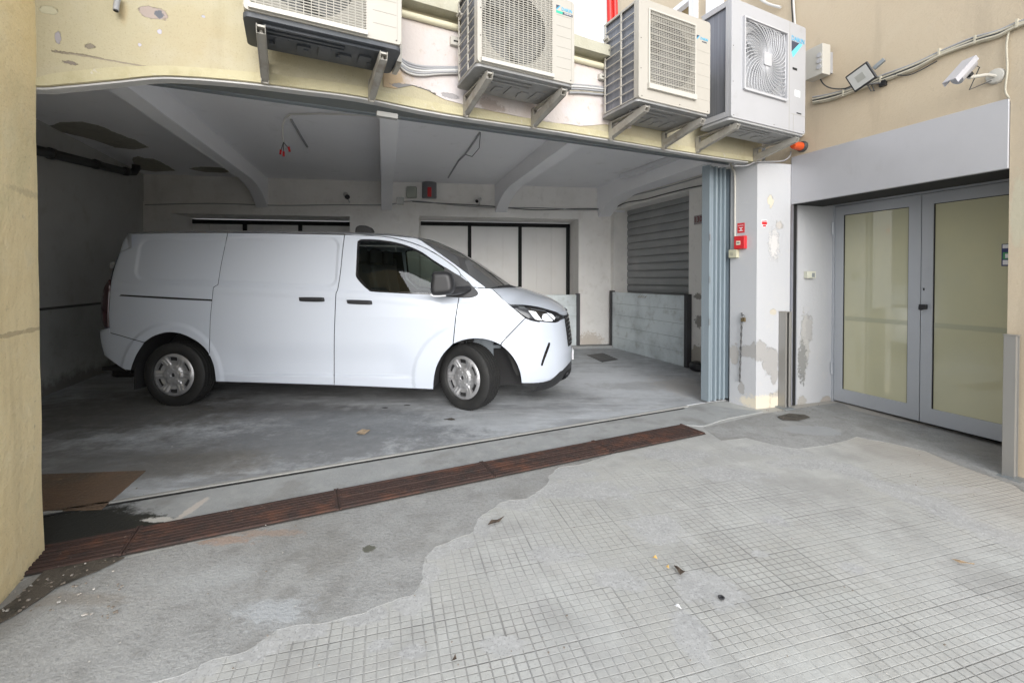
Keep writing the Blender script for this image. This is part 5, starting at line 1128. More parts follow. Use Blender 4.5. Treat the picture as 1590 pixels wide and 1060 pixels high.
FEAT = {'belt': [(-1, 1.30), (4, 1.30)], 'recess': []}
def hw(x, z, feat=True):
    W = .985
    if z < .5: W -= .035*((.5-z)/.3)**2
    t = z-.95
    if t > 0:
        W -= .045*t+.11*t*t
        if x > 1.7: W -= .20*sst(1.7, 3.3, x)*t
    if feat:
        zb = itab(FEAT['belt'], x)
        W -= .012*sst(zb-.012, zb+.02, z)*(1-sst(2.6, 3.2, x))
        W += .006*sst(zb-.11, zb-.06, z)*(1-sst(zb-.03, zb, z))
        # wheel arch flares
        for (cx, cz) in (WR, WF_):
            r = hypot(x-cx, (z-cz)); W += .014*(1-sst(.52, .57, r)) if z > .2 else 0
        # sill sculpting
        W -= .030*sst(.345, .368, z)*(1-sst(.46, .72, z))*sst(.5, .8, x)*(1-sst(2.3, 2.6, x))
        for poly, dep in FEAT['recess']:
            x0, x1, z0, z1, rr = poly; z0 = zb+.03
            dx = max(x0+rr-x, 0, x-(x1-rr)); dz = max(z0+rr-z, 0, z-(z1-rr)); d = rr-hypot(dx, dz)
            if d > -.02: W -= dep*sst(-.012, .028, d)
    s = (x-XS)/(itab(XN, z)-XS)
    if s > 0: W *= max(0, 1-min(s, 1)**5)**(1/2.2)
    s = (XRS-x)/(XRS-itab(XR, z))
    if s > 0: W *= max(0, 1-min(s, 1)**7)**(1/2.4)
    return max(W, 0)
def vhit(u, v, off=0, feat=True):
    """where the sight line through a photo pixel meets the near side of the body"""
    r = ray(u, v); o = Vector((0,0,H))-VO; ox, oy = o.dot(VU), o.dot(VN); dx, dy = r.dot(VU), r.dot(VN)
    def g(t): x = ox+dx*t; y = oy+dy*t; z = H+r.z*t; return -y-(hw(x, z, feat)+off)
    t0 = (-1.15-oy)/dy; t1 = (-.25-oy)/dy; n = 26; pt = t0; pg = g(t0); best = (9, t0)
    for i in range(1, n+1):
        t = t0+(t1-t0)*i/n; gg = g(t)
        if gg < best[0]: best = (gg, t)
        if gg <= 0:
            a, b = pt, t
            for _ in range(22):
                m = (a+b)/2
                if g(m) > 0: a = m
                else: b = m
            t = (a+b)/2; return (ox+dx*t, oy+dy*t, H+r.z*t)
        pt, pg = t, gg
    a = best[1]; st = (t1-t0)/n
    for _ in range(14):
        st /= 2
        for c in (a-st, a+st):
            if g(c) < g(a): a = c
    x, z = ox+dx*a, H+r.z*a; return (x, oy+dy*a, z)
def zat(v, Y=4.75): return H-(v-CY+F*math.tan(PITCH))/F*Y
# fit the nose and tail depth to the silhouette of the photo
def fit(tab, lo, hi, side):
    T = []
    for (v, u) in tab:
        z = zat(v, 4.95 if side > 0 else 4.78); a, b = lo, hi
        for _ in range(26):
            m = (a+b)/2
            if side > 0: XN[:] = [(0, m), (3, m)]
            else: XR[:] = [(0, m), (3, m)]
            best = None
            for i in range(90):
                if side > 0: x = XS+(m-XS)*(1-(1-i/90)**2)
                else: x = XRS+(m-XRS)*(1-(1-i/90)**2)
                uu = vproj(x, -hw(x, z, False), z)[0]
                if best is None or (uu > best if side > 0 else uu < best): best = uu
            if (best < u) == (side > 0): a, b = (m, b) if side > 0 else (a, m)
            else: a, b = (a, m) if side > 0 else (m, b)
        T.append((z, (a+b)/2))
    return sorted(T)
xn = fit([(484,882),(492,882),(510,884.5),(531,887),(545,889),(562,888.5),(576,887),(589,877),(598,868)], 3.5, 4.8, 1)
xr = fit([(363,197),(375,190),(408,178),(432,170),(445,163),(475,158.5),(500,160.5),(508,163),(514,154),(530,155),(550,161),(575,190)], -1.7, -.55, -1)
XN[:] = xn; XR[:] = xr
XN.append((XN[-1][0]+.6, XN[-1][1]-.5))
bl = [vhit(u, v, 0, False) for u, v in ((172,437),(287,442),(338,442.5),(432,446),(522,451),(600,456),(707,466),(760,474))]
FEAT['belt'] = [(p[0], p[2]) for p in bl]
def fbox(u0, v0, u1, v1, rr): a = vhit(u0, v0, 0, False); b = vhit(u1, v1, 0, False); return (a[0], b[0], b[2], a[2], rr)
a = vhit(348, 372, 0, False); b = vhit(528, 396, 0, False)
FEAT['recess'] = [((vhit(214,380,0,False)[0], vhit(526.5,370,0,False)[0], 0, vhit(430,369.5,0,False)[2], .10), .013)]
def vnorm(x, z, sy=-1):
    e = .004; gx = (hw(x+e, z)-hw(x-e, z))/(2*e); gz_ = (hw(x, z+e)-hw(x, z-e))/(2*e)
    gx = max(-12, min(12, gx)); gz_ = max(-4, min(4, gz_))
    n = Vector((-gx, 1, -gz_)).normalized(); return VU*n.x+VN*(sy*n.y)+Vector((0,0,n.z))
PAINT = mat('white_van_paint', (.51,.55,.62), .32, coat=1, layers=[(1.2,.5,.8,(.52,.555,.61),.4),(14,.60,.75,(.47,.49,.53),.15)])
TRIM = mat('black_trim', (.022,.022,.024), .45); GLOSSB = mat('gloss_black', (.012,.012,.014), .12, coat=.5)
WELL = mat('arch_liner', (.018,.018,.019), .8); INNER = mat('cab_interior', (.05,.05,.052), .75); SEAT = mat('seat_cloth', (.06,.06,.065), .9)
TYRE = mat('tyre_rubber', (.012,.012,.012), .7, layers=[(9,.5,.7,(.026,.025,.023),.5)], bump=.0015, bscale=120)
RIM = mat('silver_wheel_cover', (.42,.42,.43), .38, .6, layers=[(9,.5,.7,(.30,.29,.29),.5),(40,.6,.7,(.22,.21,.20),.4)])
def vglass(name, tint, alpha):
    m = bpy.data.materials.new(name); m.use_nodes = True; nt = m.node_tree; N = nt.nodes; L = nt.links
    for n in list(N): N.remove(n)
    o = N.new('ShaderNodeOutputMaterial'); t = N.new('ShaderNodeBsdfTransparent'); t.inputs[0].default_value = (*tint, 1)
    g = N.new('ShaderNodeBsdfGlossy'); g.inputs['Roughness'].default_value = .02; fr = N.new('ShaderNodeFresnel'); fr.inputs[0].default_value = 1.5
    mx = N.new('ShaderNodeMixShader'); L.new(fr.outputs[0], mx.inputs[0]); L.new(t.outputs[0], mx.inputs[1]); L.new(g.outputs[0], mx.inputs[2]); L.new(mx.outputs[0], o.inputs[0]); return m
VG = vglass('tinted_glass', (.42,.47,.44), 1)
van = empty('van', vw(1.55, 0, 0), 'white panel van parked sideways in the garage with front wheels turned', 'van')
def vpanel(name, px, m=PAINT, holes=(), off=0, step=3.4, parent=None, corner=35, sub=3, inset=.72, rim=.007, mirror=True, mats=True, thick=True):
    parent = parent or van
    outer = smooth_loop(px, corner, sub) if sub else list(px)
    hl = [smooth_loop(h, corner, sub) for h in holes]
    # inset outline a little so that shut lines show
    def shrink(lp, d):
        n = len(lp); A = sum(lp[i][0]*lp[(i+1)%n][1]-lp[(i+1)%n][0]*lp[i][1] for i in range(n)); s = 1 if A > 0 else -1; out = []
        for i in range(n):
            a, b, c = Vector(lp[i-1]), Vector(lp[i]), Vector(lp[(i+1)%n])
            e1 = (b-a); e2 = (c-b)
            if e1.length < 1e-5 or e2.length < 1e-5: out.append(tuple(b)); continue
            e1.normalize(); e2.normalize(); n1 = Vector((-e1.y, e1.x))*s; n2 = Vector((-e2.y, e2.x))*s; nn_ = n1+n2
            if nn_.length < .3: out.append(tuple(b)); continue
            nn_.normalize(); out.append(tuple(b+nn_*d/max(.45, nn_.dot(n1))))
        return out
    if inset: outer = shrink(outer, inset)
    outer = densify(outer, 3.0); hl = [densify(h, 3.0) for h in hl]
    vs, tr = cdt(outer, hl, grid_pts(outer, hl, step))
    P = []; Nn = []
    for v in vs:
        x, y, z = vhit(v.x, v.y); yy = -y
        n = vnorm(x, z); P.append((x, yy, z)); Nn.append(n)
    cnt = set((t[k], t[(k+1)%3]) for t in tr for k in range(3)); bed = [(a, b) for (a, b) in cnt if (b, a) not in cnt]
    for sy in ((-1, 1) if mirror else (-1,)):
        mb = MB(); nr = []
        for (x, y, z), n in zip(P, Nn):
            nl = Vector((n.dot(VU), n.dot(VN)*(1 if sy < 0 else -1), n.z)); nwv = VU*nl.x+VN*nl.y+Vector((0,0,nl.z))
            mb.v.append(vw(x, sy*y, z)+nwv*off); nr.append(nwv)
        # orientation: make the faces look outwards
        t = tr[0]; fnm = (mb.v[t[1]]-mb.v[t[0]]).cross(mb.v[t[2]]-mb.v[t[0]]); rev = fnm.dot(nr[t[0]]) < 0
        mb.f = [tuple(q[::-1]) if rev else tuple(q) for q in tr]
        if rim:
            for (a_, b_) in bed:
                if rev: a_, b_ = b_, a_
                # rim strip turned inwards, own vertices for a crisp edge
                b = len(mb.v); ed = (mb.v[b_]-mb.v[a_]); 
                if ed.length < 1e-6: continue
                ed.normalize(); sn = ed.cross(nr[a_]).normalized()
                mb.v += [mb.v[a_].copy(), mb.v[b_].copy(), mb.v[b_]-nr[b_]*(rim+off), mb.v[a_]-nr[a_]*(rim+off)]; nr += [(nr[a_]+sn).normalized(), (nr[b_]+sn).normalized(), sn, sn]
                mb.f.append((b+1, b, b+3, b+2))
        o = mb.build(name, m, parent if sy < 0 or parent is van else parent, smooth=True, normals=nr)
        if sy < 0: ret = o
    return ret
# ---- side panels traced from the photo
arch_r = [(202.5,575),(206,564),(212,550),(221,536),(235.7,523.5),(250,518),(262,516),(281,518.5),(302,528),(316,539),(325,550.5),(331,566),(333.5,580),(335,592.5)]
arch_f = [(672.8,604.5),(674.5,585),(678,570),(684,557),(690,548),(699,538.6),(708,532.5),(718,528.5),(732,526),(746,526),(760,528.5),(774,534),(786,543),(795.8,554),(802.5,565),(806.8,576),(809,586),(809.8,595)]
vpanel('rear_quarter', step=2.4, px=[(199.5,363.2),(230,362.2),(275,361.6),(353.4,361.2),(350,378),(343,411),(338.3,441.5),(331,446),(328.5,470),(326,499),(325,546)]+arch_r[5:11][::-1][0:0]+[(325,550.5),(316,539),(302,528),(281,518.5),(262,516),(250,518),(235.7,523.5),(223.6,531.7),(200,525),(185,520.5),(171.5,517),(169.5,508),(169,481),(172.8,434),(179.8,408),(191.8,375)])
vpanel('rear_bumper', [(171.5,517),(185,520.5),(200,525),(223.6,531.7),(221,536),(212,550),(206,564),(202.5,575),(195,574),(187,570),(161.5,552),(156,530),(154.5,516),(156,511),(169.5,508.5)], sub=3)
vpanel('sliding_door', step=2.4, px=[(353.4,361.2),(440,362.3),(535,364.3),(532,387.7),(529,418),(524.5,448),(521.5,456),(520.5,478),(519,517),(518.7,560),(518.7,598),(420,594.8),(335,592.5),(333.5,580),(331,566),(325,550.5),(325,546),(326,499),(328.5,470),(331,446),(338.3,441.5),(343,411),(350,378)])
WIN = [(554.5,378),(556,373.5),(561,371.3),(578,371.4),(594,372.7),(610,375),(624.5,378.6),(640,384),(655.7,391.5),(674,404.2),(694.3,417),(705,425),(706,440),(700,459),(669,458),(640,456.5),(610,454.8),(578,452.8),(571,449.5),(563,442.5),(555,433.5),(552.3,428),(552.2,420)]
vpanel('front_door', [(535,364.3),(580,366.2),(604.5,368.4),(633,375),(656,383.3),(678.5,395.3),(701,410.8),(711.7,419.8),(715.2,426),(713.5,440),(712.5,461.7),(709.5,480),(707,498),(703.5,534),(699,538.6),(690,548),(684,557),(678,570),(674.5,585),(672.8,604.5),(600,601.3),(518.7,598),(518.7,560),(519,517),(520.5,478),(521.5,456),(524.5,448),(529,418),(532,387.7)], holes=[WIN])
vpanel('front_fender', [(715.2,426),(724,434),(734.3,446),(755.5,447.3),(765,449.5),(777,460.5),(789.5,471.6),(799,479.4),(807,486.5),(816,493.5),(798,512),(780,531),(778,536.5),(774,534),(760,528.5),(746,526),(732,526),(718,528.5),(708,532.5),(703.5,534),(707,498),(709.5,480),(712.5,461.7),(713.5,440)])
vpanel('roof_pillar', [(535,363.6),(580,364.5),(610,366),(635,368.5),(650,371),(671,384.7),(701,405.8),(731.3,428.5),(755.5,447),(734.3,446),(724,434.6),(715.2,426),(711.7,419.8),(701,410.8),(678.5,395.3),(656,383.3),(633,375),(604.5,368.4),(580,366.2)], step=3)
vpanel('front_bumper', [(816,493.5),(827,497.5),(842.5,500),(862.7,501.3),(870.5,497.5),(879,493.5),(881.5,496),(882.5,508),(884.5,520),(886.7,533),(888.5,546),(888,558),(880,567),(869,578),(855,590),(836,594.6),(809.8,595),(809,586),(806.8,576),(802.5,565),(795.8,554),(786,543),(778,536.5),(780,531),(798,512)], step=3)
vpanel('bumper_skirt', [(809.8,595.4),(836,595.2),(855,590.6),(869,578.6),(880,567.6),(888,558.8),(888,568),(886.5,578),(881,586),(872,591),(855,596),(836,599),(812,600)], TRIM, step=3, rim=.03)
vpanel('sill_trim', [(335,592.8),(420,595.2),(518.7,598.5),(600,601.8),(672.6,605),(672.5,607),(600,604),(518.7,600.7),(420,597.4),(336,595)], TRIM, inset=0, sub=0, off=-.012, step=3)
# glass and black areas
vpanel('side_window', WIN, VG, inset=-.6, off=-.012, rim=0, step=8)
fr_in = [(557.5,379.5),(559,376),(563,374.3),(594,375.6),(624.5,381.6),(655.7,394.8),(674,407.4),(690,418.5),(693,440),(690,455.5),(640,453.4),(579,449.8),(566,440),(558,431),(555.7,427)]
vpanel('window_seal', WIN, GLOSSB, holes=[fr_in], inset=-.2, off=-.008, rim=.01, step=8)
vpanel('mirror_sail', [(690,414.5),(694.3,416.6),(705,423.5),(714.7,429),(728.3,439.5),(737,447.5),(742,453.5),(742.3,457),(739.6,459.5),(731,462.2),(722,462.6),(713,462),(690,460.5),(669,458.6),(672,452),(690,452)], TRIM, off=.006, rim=.006, inset=0)
vpanel('headlight', [(789.5,472),(800,472.3),(811,473.2),(828,475.3),(842.5,478.3),(854,481),(864,484.6),(872,488.5),(880.5,489.6),(879.5,493.2),(870.5,497),(862.7,500.8),(842.5,499.5),(827,497),(814.4,490.5),(807,485.5),(799,479.4)], GLOSSB, step=3, inset=.15)
LMP = mat('lamp_reflector', (.80,.83,.88), .15)
hd = [o for o in bpy.data.objects if o.name.startswith('headlight')]
for o_ in hd[:1]:
    LS_ = [[(820.5,482.3),(831,484),(835,489),(842,497.5),(834,496.5),(829,493.5)], [(843,488),(848,487.2),(852,491),(858,497),(857,498.8),(845,498),(841.5,494)], [(849,485.5),(857,488),(862,493.5),(860,496.5),(853.5,490.5)]]
for L_ in LS_: vpanel('lamp', L_, LMP, off=.004, rim=.003, inset=0, corner=60, step=3, parent=van)
GREYL = mat('lamp_grey', (.07,.075,.08), .25)
for L_ in ([(803.5,475.2),(813,475.8),(818,480),(808,478.8)], [(824,479),(846,482.2),(847,483.6),(825,480.4)], [(863,490),(868,491),(867,494.5),(862,494)]): vpanel('lamp_detail', L_, GREYL, off=.004, rim=.002, inset=0, sub=0, step=3)
vpanel('bumper_vent', [(851.8,531.5),(854,532),(853,538),(846,557),(842.3,567.6),(840,567.5),(840.5,563),(846,546)], GLOSSB, off=.004, rim=.004, inset=0, step=3)
vpanel('tail_light', [(172,434.5),(169,481),(168.8,508),(165,507),(161,500),(159.2,487),(159.5,470),(161.5,455),(165,444)], mat('smoked_tail_lens', (.045,.012,.014), .15, coat=.5), off=.012, rim=.02, inset=0, step=3)
vpanel('door_rail', [(185,459.5),(188,457.2),(329.5,464.8),(329.5,467.4),(260,464.2)], BLACKR, off=.001, rim=0, inset=0, sub=0, step=4)
# handles
def pillow(name, lp, m, d0, h, parent, rr=None, step=2, dirn=None):
    """rounded solid: outline in photo pixels on the body side, raised by h"""
    outer = densify(smooth_loop(lp, 50, 4), 1.5); vs, tr = cdt(outer, (), grid_pts(outer, (), step)); n = len(vs)
    mx = max(bdist((v.x, v.y), outer) for v in vs) or 1; rr_ = rr or mx
    V = []
    for v in vs:
        q = min(1, bdist((v.x, v.y), outer)/rr_); x, y, z = vhit(v.x, v.y, 0, False); V.append((x, -y+d0+h*sqrt(max(0, 1-(1-q)**2)), z))
    for sy in (-1, 1):
        mb = MB(); mb.v = [vw(x, sy*y, z) for x, y, z in V]+[vw(x, sy*(hwv), z) for (x, _, z), hwv in zip(V, [hw(a_[0], a_[2])-.005 for a_ in V])]
        mb.f = [tuple(t) for t in tr]+[tuple(i+n for i in t[::-1]) for t in tr]; cnt = set((t[k], t[(k+1)%3]) for t in tr for k in range(3))
        mb.f += [(a_, b_, b_+n, a_+n) for (a_, b_) in cnt if (b_, a_) not in cnt]
        mb.build(name, m, parent, smooth=60)
pillow('door_handle', [(465,462.5),(468,461.2),(500,461.6),(503.8,463.5),(504.2,466),(501,468.2),(470,467.8),(465.5,466)], TRIM, .012, .020, van)
pillow('door_handle', [(539,466.5),(542,465.2),(574,466.4),(578,468.3),(578.2,470.6),(575,472.8),(544,471.6),(539.5,470)], TRIM, .012, .020, van)
# ---- lofted patches: roof, windscreen, bonnet
def onplane(u, v, y):   # sight line meets the plane y=const of the van
    r = ray(u, v); o = Vector((0,0,H))-VO; t = (y-o.dot(VN))/r.dot(VN); return (o.dot(VU)+r.dot(VU)*t, y, H+r.z*t)
def loft(name, S, C, m, pw=2.4, nt=16, push=0, smooth=True, wpow=1.0):
    S = [Vector(p) for p in S]; C = [Vector((p[0], 0, p[2])) for p in C]
    def res(P, k=4):
        n = len(P); out = []
        for i in range(n-1):
            p0 = P[i-1] if i else P[0]*2-P[1]; p1, p2 = P[i], P[i+1]; p3 = P[i+2] if i+2 < n else P[-1]*2-P[-2]
            for j in range(k): t = j/k; out.append(.5*((2*p1)+(p2-p0)*t+(2*p0-5*p1+4*p2-p3)*t*t+(3*p1-p0-3*p2+p3)*t**3))
        out.append(P[-1]); return out
    S, C = res(S), res(C); mb = MB(); cols = []
    for s_, c_ in zip(S, C):
        row = []
        for i in range(2*nt+1):
            q = -1+i/nt; t = 1-abs(q)                 # q=-1 near side edge, 0 centre
            tt = t**wpow; f = 1-(1-tt)**pw; y = (abs(s_.y))*(1-tt)*(-1 if q < 0 else 1)
            row.append(vw(s_.x+(c_.x-s_.x)*f, y, s_.z+(c_.z-s_.z)*f+push))
        cols.append(row)
    k = 2*nt+1
    for row in cols: mb.v += row
    for j in range(len(cols)-1):
        for i in range(k-1): mb.f.append((j*k+i, j*k+i+1, (j+1)*k+i+1, (j+1)*k+i))
    mb.open = True
    return mb.build(name, m, van, smooth=50)
roofS = [vhit(u, v) for u, v in ((198,363.2),(230,362.2),(275,361.6),(353.4,361.0),(440,362.0),(535,363.4),(580,364.3),(610,365.8),(635,368.3),(650,370.8))]
roofC = [onplane(u, v-1.0, -.45) for u, v in ((196,361.5),(230,358.2),(275,357.4),(353.4,357.2),(440,357.6),(530,358.8),(580,360.4),(612,362.4),(640,366),(664,371))]
loft('roof', roofS, roofC, PAINT, 2.6)
wsS = [vhit(u, v) for u, v in ((650,371),(671,384.7),(701,405.8),(731.3,428.5),(755.5,447.2))]
wsC = [onplane(u, v, -.3) for u, v in ((669,372.2),(687,378.8),(717,394),(756,418),(789,442))]
loft('windscreen', wsS, wsC, VG, 2.3, push=-.004)
# black border of the windscreen at the base, wiper cowl
hoS = [vhit(u, v) for u, v in ((755.5,447.3),(765,449.5),(777,460),(789.5,471.4),(811,472.8),(828,474.9),(842.5,477.9),(864,484.2),(874,487.6),(880.5,489))]
hoC = [onplane(u, v, -.3) for u, v in ((789,446),(797,445.2),(806,446.4),(816,449),(828,453),(840,457),(853,462.5),(866,469.8),(875,476.5),(881.5,484))]
loft('bonnet', hoS, hoC, PAINT, 2.5)
mb = MB(); pts = [Vector(onplane(u, v, y)) for u, v, y in ((752,446,-.70),(775,446,-.62),(790,444,-.45),(800,446,-.25))]
mb.tube([vw(*p)+Vector((0,0,.0)) for p in pts], [.012,.016,.018,.01], 8); mb.build('wiper', TRIM, van, smooth=True)
# ---- nose and tail shells across the width
def shell(name, side, zs, m, ylim, off, ny=30, y0=None):
    mb = MB(); rows = []
    for z in zs:
        row = []
        for i in range(ny+1):
            y = -ylim+2*ylim*i/ny; lo, hi = (XS, itab(XN, z)) if side > 0 else (itab(XR, z), XRS)
            for _ in range(24):
                m_ = (lo+hi)/2
                if side > 0: (lo, hi) = (m_, hi) if hw(m_, z, False) > abs(y) else (lo, m_)
                else: (lo, hi) = (lo, m_) if hw(m_, z, False) > abs(y) else (m_, hi)
            row.append(vw((lo+hi)/2+off*side, y, z))
        mb.v += row
    k = ny+1
    for j in range(len(zs)-1):
        for i in range(ny): mb.f.append((j*k+i, j*k+i+1, (j+1)*k+i+1, (j+1)*k+i))
    mb.open = True; return mb.build(name, m, van, smooth=50)
shell('nose_panel', 1, [.36+.62*i/20 for i in range(21)], PAINT, .86, -.006)
shell('nose_skirt', 1, [.18+.185*i/6 for i in range(7)], TRIM, .84, -.004)
grl = shell('grille', 1, [.60+.34*i/12 for i in range(13)], BLACKR, .50, .001)
mb = MB()
for k in range(7):
    z = .64+.045*k; pts = []
    for i in range(13):
        y = -.485+.97*i/12; lo, hi = XS, itab(XN, z)
        for _ in range(20): m_ = (lo+hi)/2; (lo, hi) = (m_, hi) if hw(m_, z, False) > abs(y) else (lo, m_)
        pts.append(vw(hi+.004, y, z))
    mb.tube(pts, .009, 6)
o = mb.build('grille_bars', GLOSSB, grl, smooth=True)
mb = MB(); mb.box(vw(itab(XN,.47)-.006, 0, .47), (.012, .50, .11), VU, VN); mb.build('number_plate', PAPER, van)
shell('tailgate', -1, [.80+(roofS[0].z-.80 if hasattr(roofS[0],'z') else roofS[0][2]-.80)*i/20 for i in range(21)], PAINT, .90, -.004)
shell('rear_bumper_bar', -1, [.36+.45*i/10 for i in range(11)], PAINT, .90, -.004)
tr_ = [vhit(163,508)]
mb = MB(); c = vhit(153.5,519); mb.box(vw(c[0]+.01, -.80, c[2]), (.05,.06,.055), VU, VN); mb.build('bumper_step', mat('dull_chrome', (.5,.5,.5), .4, .4), van, bevel=.006)
c = onplane(176,412,-.85); mb = MB(); mb.box(vw(c[0], -.84, c[2]), (.05,.05,.07), VU, VN); mb.build('door_hinge', RIM, van, bevel=.006)
c = onplane(180, 560, -.6)
mb = MB(); mb.cyl(vw(-.95, -.62, .30), vw(-.35, -.55, .30), .07, 14); mb.cyl(vw(-1.0, -.6, .26), vw(-.8, -.6, .26), .035, 12); mb.build('exhaust', WELL, van, smooth=True)
mb = MB(); mb.box(vw(-.42, -.86, .33), (.02,.20,.30), VU, VN); mb.box(vw(2.66, -.86, .33), (.02,.18,.24), VU, VN); mb.build('mud_flap', WELL, van)
# aerial fin on the roof
a_ = onplane(552,359,-.35); b_ = onplane(582,361,-.35); h_ = onplane(565,353.5,-.35)
mb = MB(); z0 = a_[2]-.04; L0 = b_[0]-a_[0]; prof = [(0,0),(.02,.085),(.06,.105),(L0*.6,.10),(L0*.85,.075),(L0,.0)]
slab(mb, lambda x, z, o: vw(a_[0]+x, -.35+o, z0+z), [(p[0], p[1]) for p in prof], (), .05, -.05); mb.build('aerial', TRIM, van, bevel=.02, segs=3)
# ---- dark inner shell, wheel wells, floor
def liner(name, px, cx, cz, depth=.36):
    P = [vhit(u, v) for u, v in smooth_loop(px, 60, 3, closed=False)]
    for sy in (-1, 1):
        mb = MB(); n = len(P)
        for (x, y, z) in P: mb.v += [vw(x, sy*(-y-.004), z), vw(x, sy*(-y-depth), z)]
        mb.f = [(2*i, 2*i+1, 2*i+3, 2*i+2) for i in range(n-1)]
        b = len(mb.v); mb.v += [vw(x, sy*(.985-depth), z) for (x, y, z) in P]; mb.v.append(vw(P[0][0], sy*(.985-depth), .20)); mb.v.append(vw(P[-1][0], sy*(.985-depth), .20))
        mb.f.append(tuple(range(b, b+n))+(b+n+1, b+n)); mb.open = True
        mb.build(name, WELL, van)
liner('wheel_well', arch_r, *WR); liner('wheel_well', arch_f, *WF_)
GAPB = mat('gap_black', (.02,.02,.02), .9)  # black shell added behind the panels, darkens shut lines and blocks light
for sy in (-1, 1):
    out = [(-.86,.34)]+[(-.86,1.2),(-.74,1.74),(2.2,1.72),(2.55,1.62),(3.05,1.22),(3.9,.98),(3.98,.40),(3.60,.36)]
    def arcpts(cx, r, n=16): return [(cx+r*cos(pi*(1-i/n)), .335+r*sin(pi*(1-i/n))) for i in range(n+1)]
    low = [(.50,.30),(2.55,.30)]
    poly = out+arcpts(3.10,.475)[::-1][1:-1]+[(2.55,.30),(.55,.30)]+arcpts(.0,.475)[::-1][1:-1]+[(-.52,.34)]
    # cab window opening
    wl = [(p[0], p[2]) for p in [vhit(u, v) for u, v in [(548,374),(560,368),(600,369.5),(640,381),(690,412),(712,432),(705,462),(640,460),(572,456),(549,434)]]]
    vs, tr2 = cdt(poly, [wl], grid_pts(poly, [wl], .12)); mb = MB(); mb.v = [vw(v.x, sy*(hw(v.x, v.y, False)-.06), v.y) for v in vs]; mb.f = tr2; mb.open = True
    mb.build('gap_backing', GAPB, van)
mb = MB(); mb.box(vw(1.5, 0, .29), (4.7, 1.20, .04), VU, VN); mb.box(vw(1.55, 0, .29), (2.0, 1.84, .04), VU, VN); mb.box(vw(-.80, 0, .36), (.3,1.6,.04), VU, VN); mb.build('floor_pan', WELL, van)
mb = MB(); mb.box(vw(1.62, 0, 1.05), (.04, 1.62, 1.30), VU, VN); mb.build('bulkhead', INNER, van)
mb = MB(); mb.box(vw(3.0, 0, .60), (.08, 1.5, .62), VU, VN); mb.box(vw(2.95, 0, 1.02), (.55, 1.72, .22), VU, VN); mb.box(vw(3.2,0,1.05), (.3,1.5,.12), VU, VN); mb.build('dashboard', INNER, van, bevel=.04, segs=3)
mb = MB(); c = vw(2.62, .42, 1.10); ax = (VU*-.85+Vector((0,0,.5))).normalized(); sx_ = VN; sy_ = ax.cross(sx_)
mb.tube([c+(sx_*cos(t)+sy_*sin(t))*.19 for t in [i*2*pi/24 for i in range(24)]], .016, 8, closed=True); mb.cyl(c-ax*.2, c, .03, 10); mb.bar(c-sx_*.18, c+sx_*.18, .03, .02); mb.build('steering_wheel', BLACK, van, smooth=True)
for y in (-.45, .05, .50):
    mb = MB()
    slab(mb, lambda x, z, o, y=y: vw(x, y+o, z), [(1.78,.95),(1.74,1.50),(1.84,1.54),(1.95,.98),(2.35,.95),(2.38,.80),(1.85,.78)], (), .22, -.22); s1 = mb.build('seat', SEAT, van, bevel=.05, segs=3)
    mb = MB(); mb.box(vw(1.80, y, 1.62), (.09,.24,.19), VU, VN); mb.build('headrest', SEAT, s1, bevel=.035, segs=3)
mb = MB()
for y in (-.80,): mb.bar(vw(1.78, y, 1.62), vw(2.0, y+.08, .95), .045, .004)
mb.build('seat_belt', mat('belt_web', (.12,.13,.15), .8), van)
mb = MB()
for sy in (-1, 1): mb.bar(vw(1.80, sy*.82, .9), vw(1.80, sy*.74, 1.62), .05, .08)
mb.build('door_post', INNER, van)
# parts seen in the front arch
mb = MB(); mb.box(vw(3.16, -.645, .66), (.30,.04,.10), VU, VN); mb.box(vw(3.27, -.65, .60), (.14,.04,.20), VU, VN); mb.box(vw(3.37,-.65,.62), (.10,.04,.04), VU, VN); mb.build('chassis_rail', mat('primer_blue_grey', (.22,.25,.28), .5), van, bevel=.01)
mb = MB(); mb.cyl(vw(3.10,-.70,.40), vw(3.08,-.68,.85), .035, 12); mb.box(vw(3.08,-.70,.74), (.10,.06,.12), VU, VN); mb.build('strut', WELL, van, smooth=40)
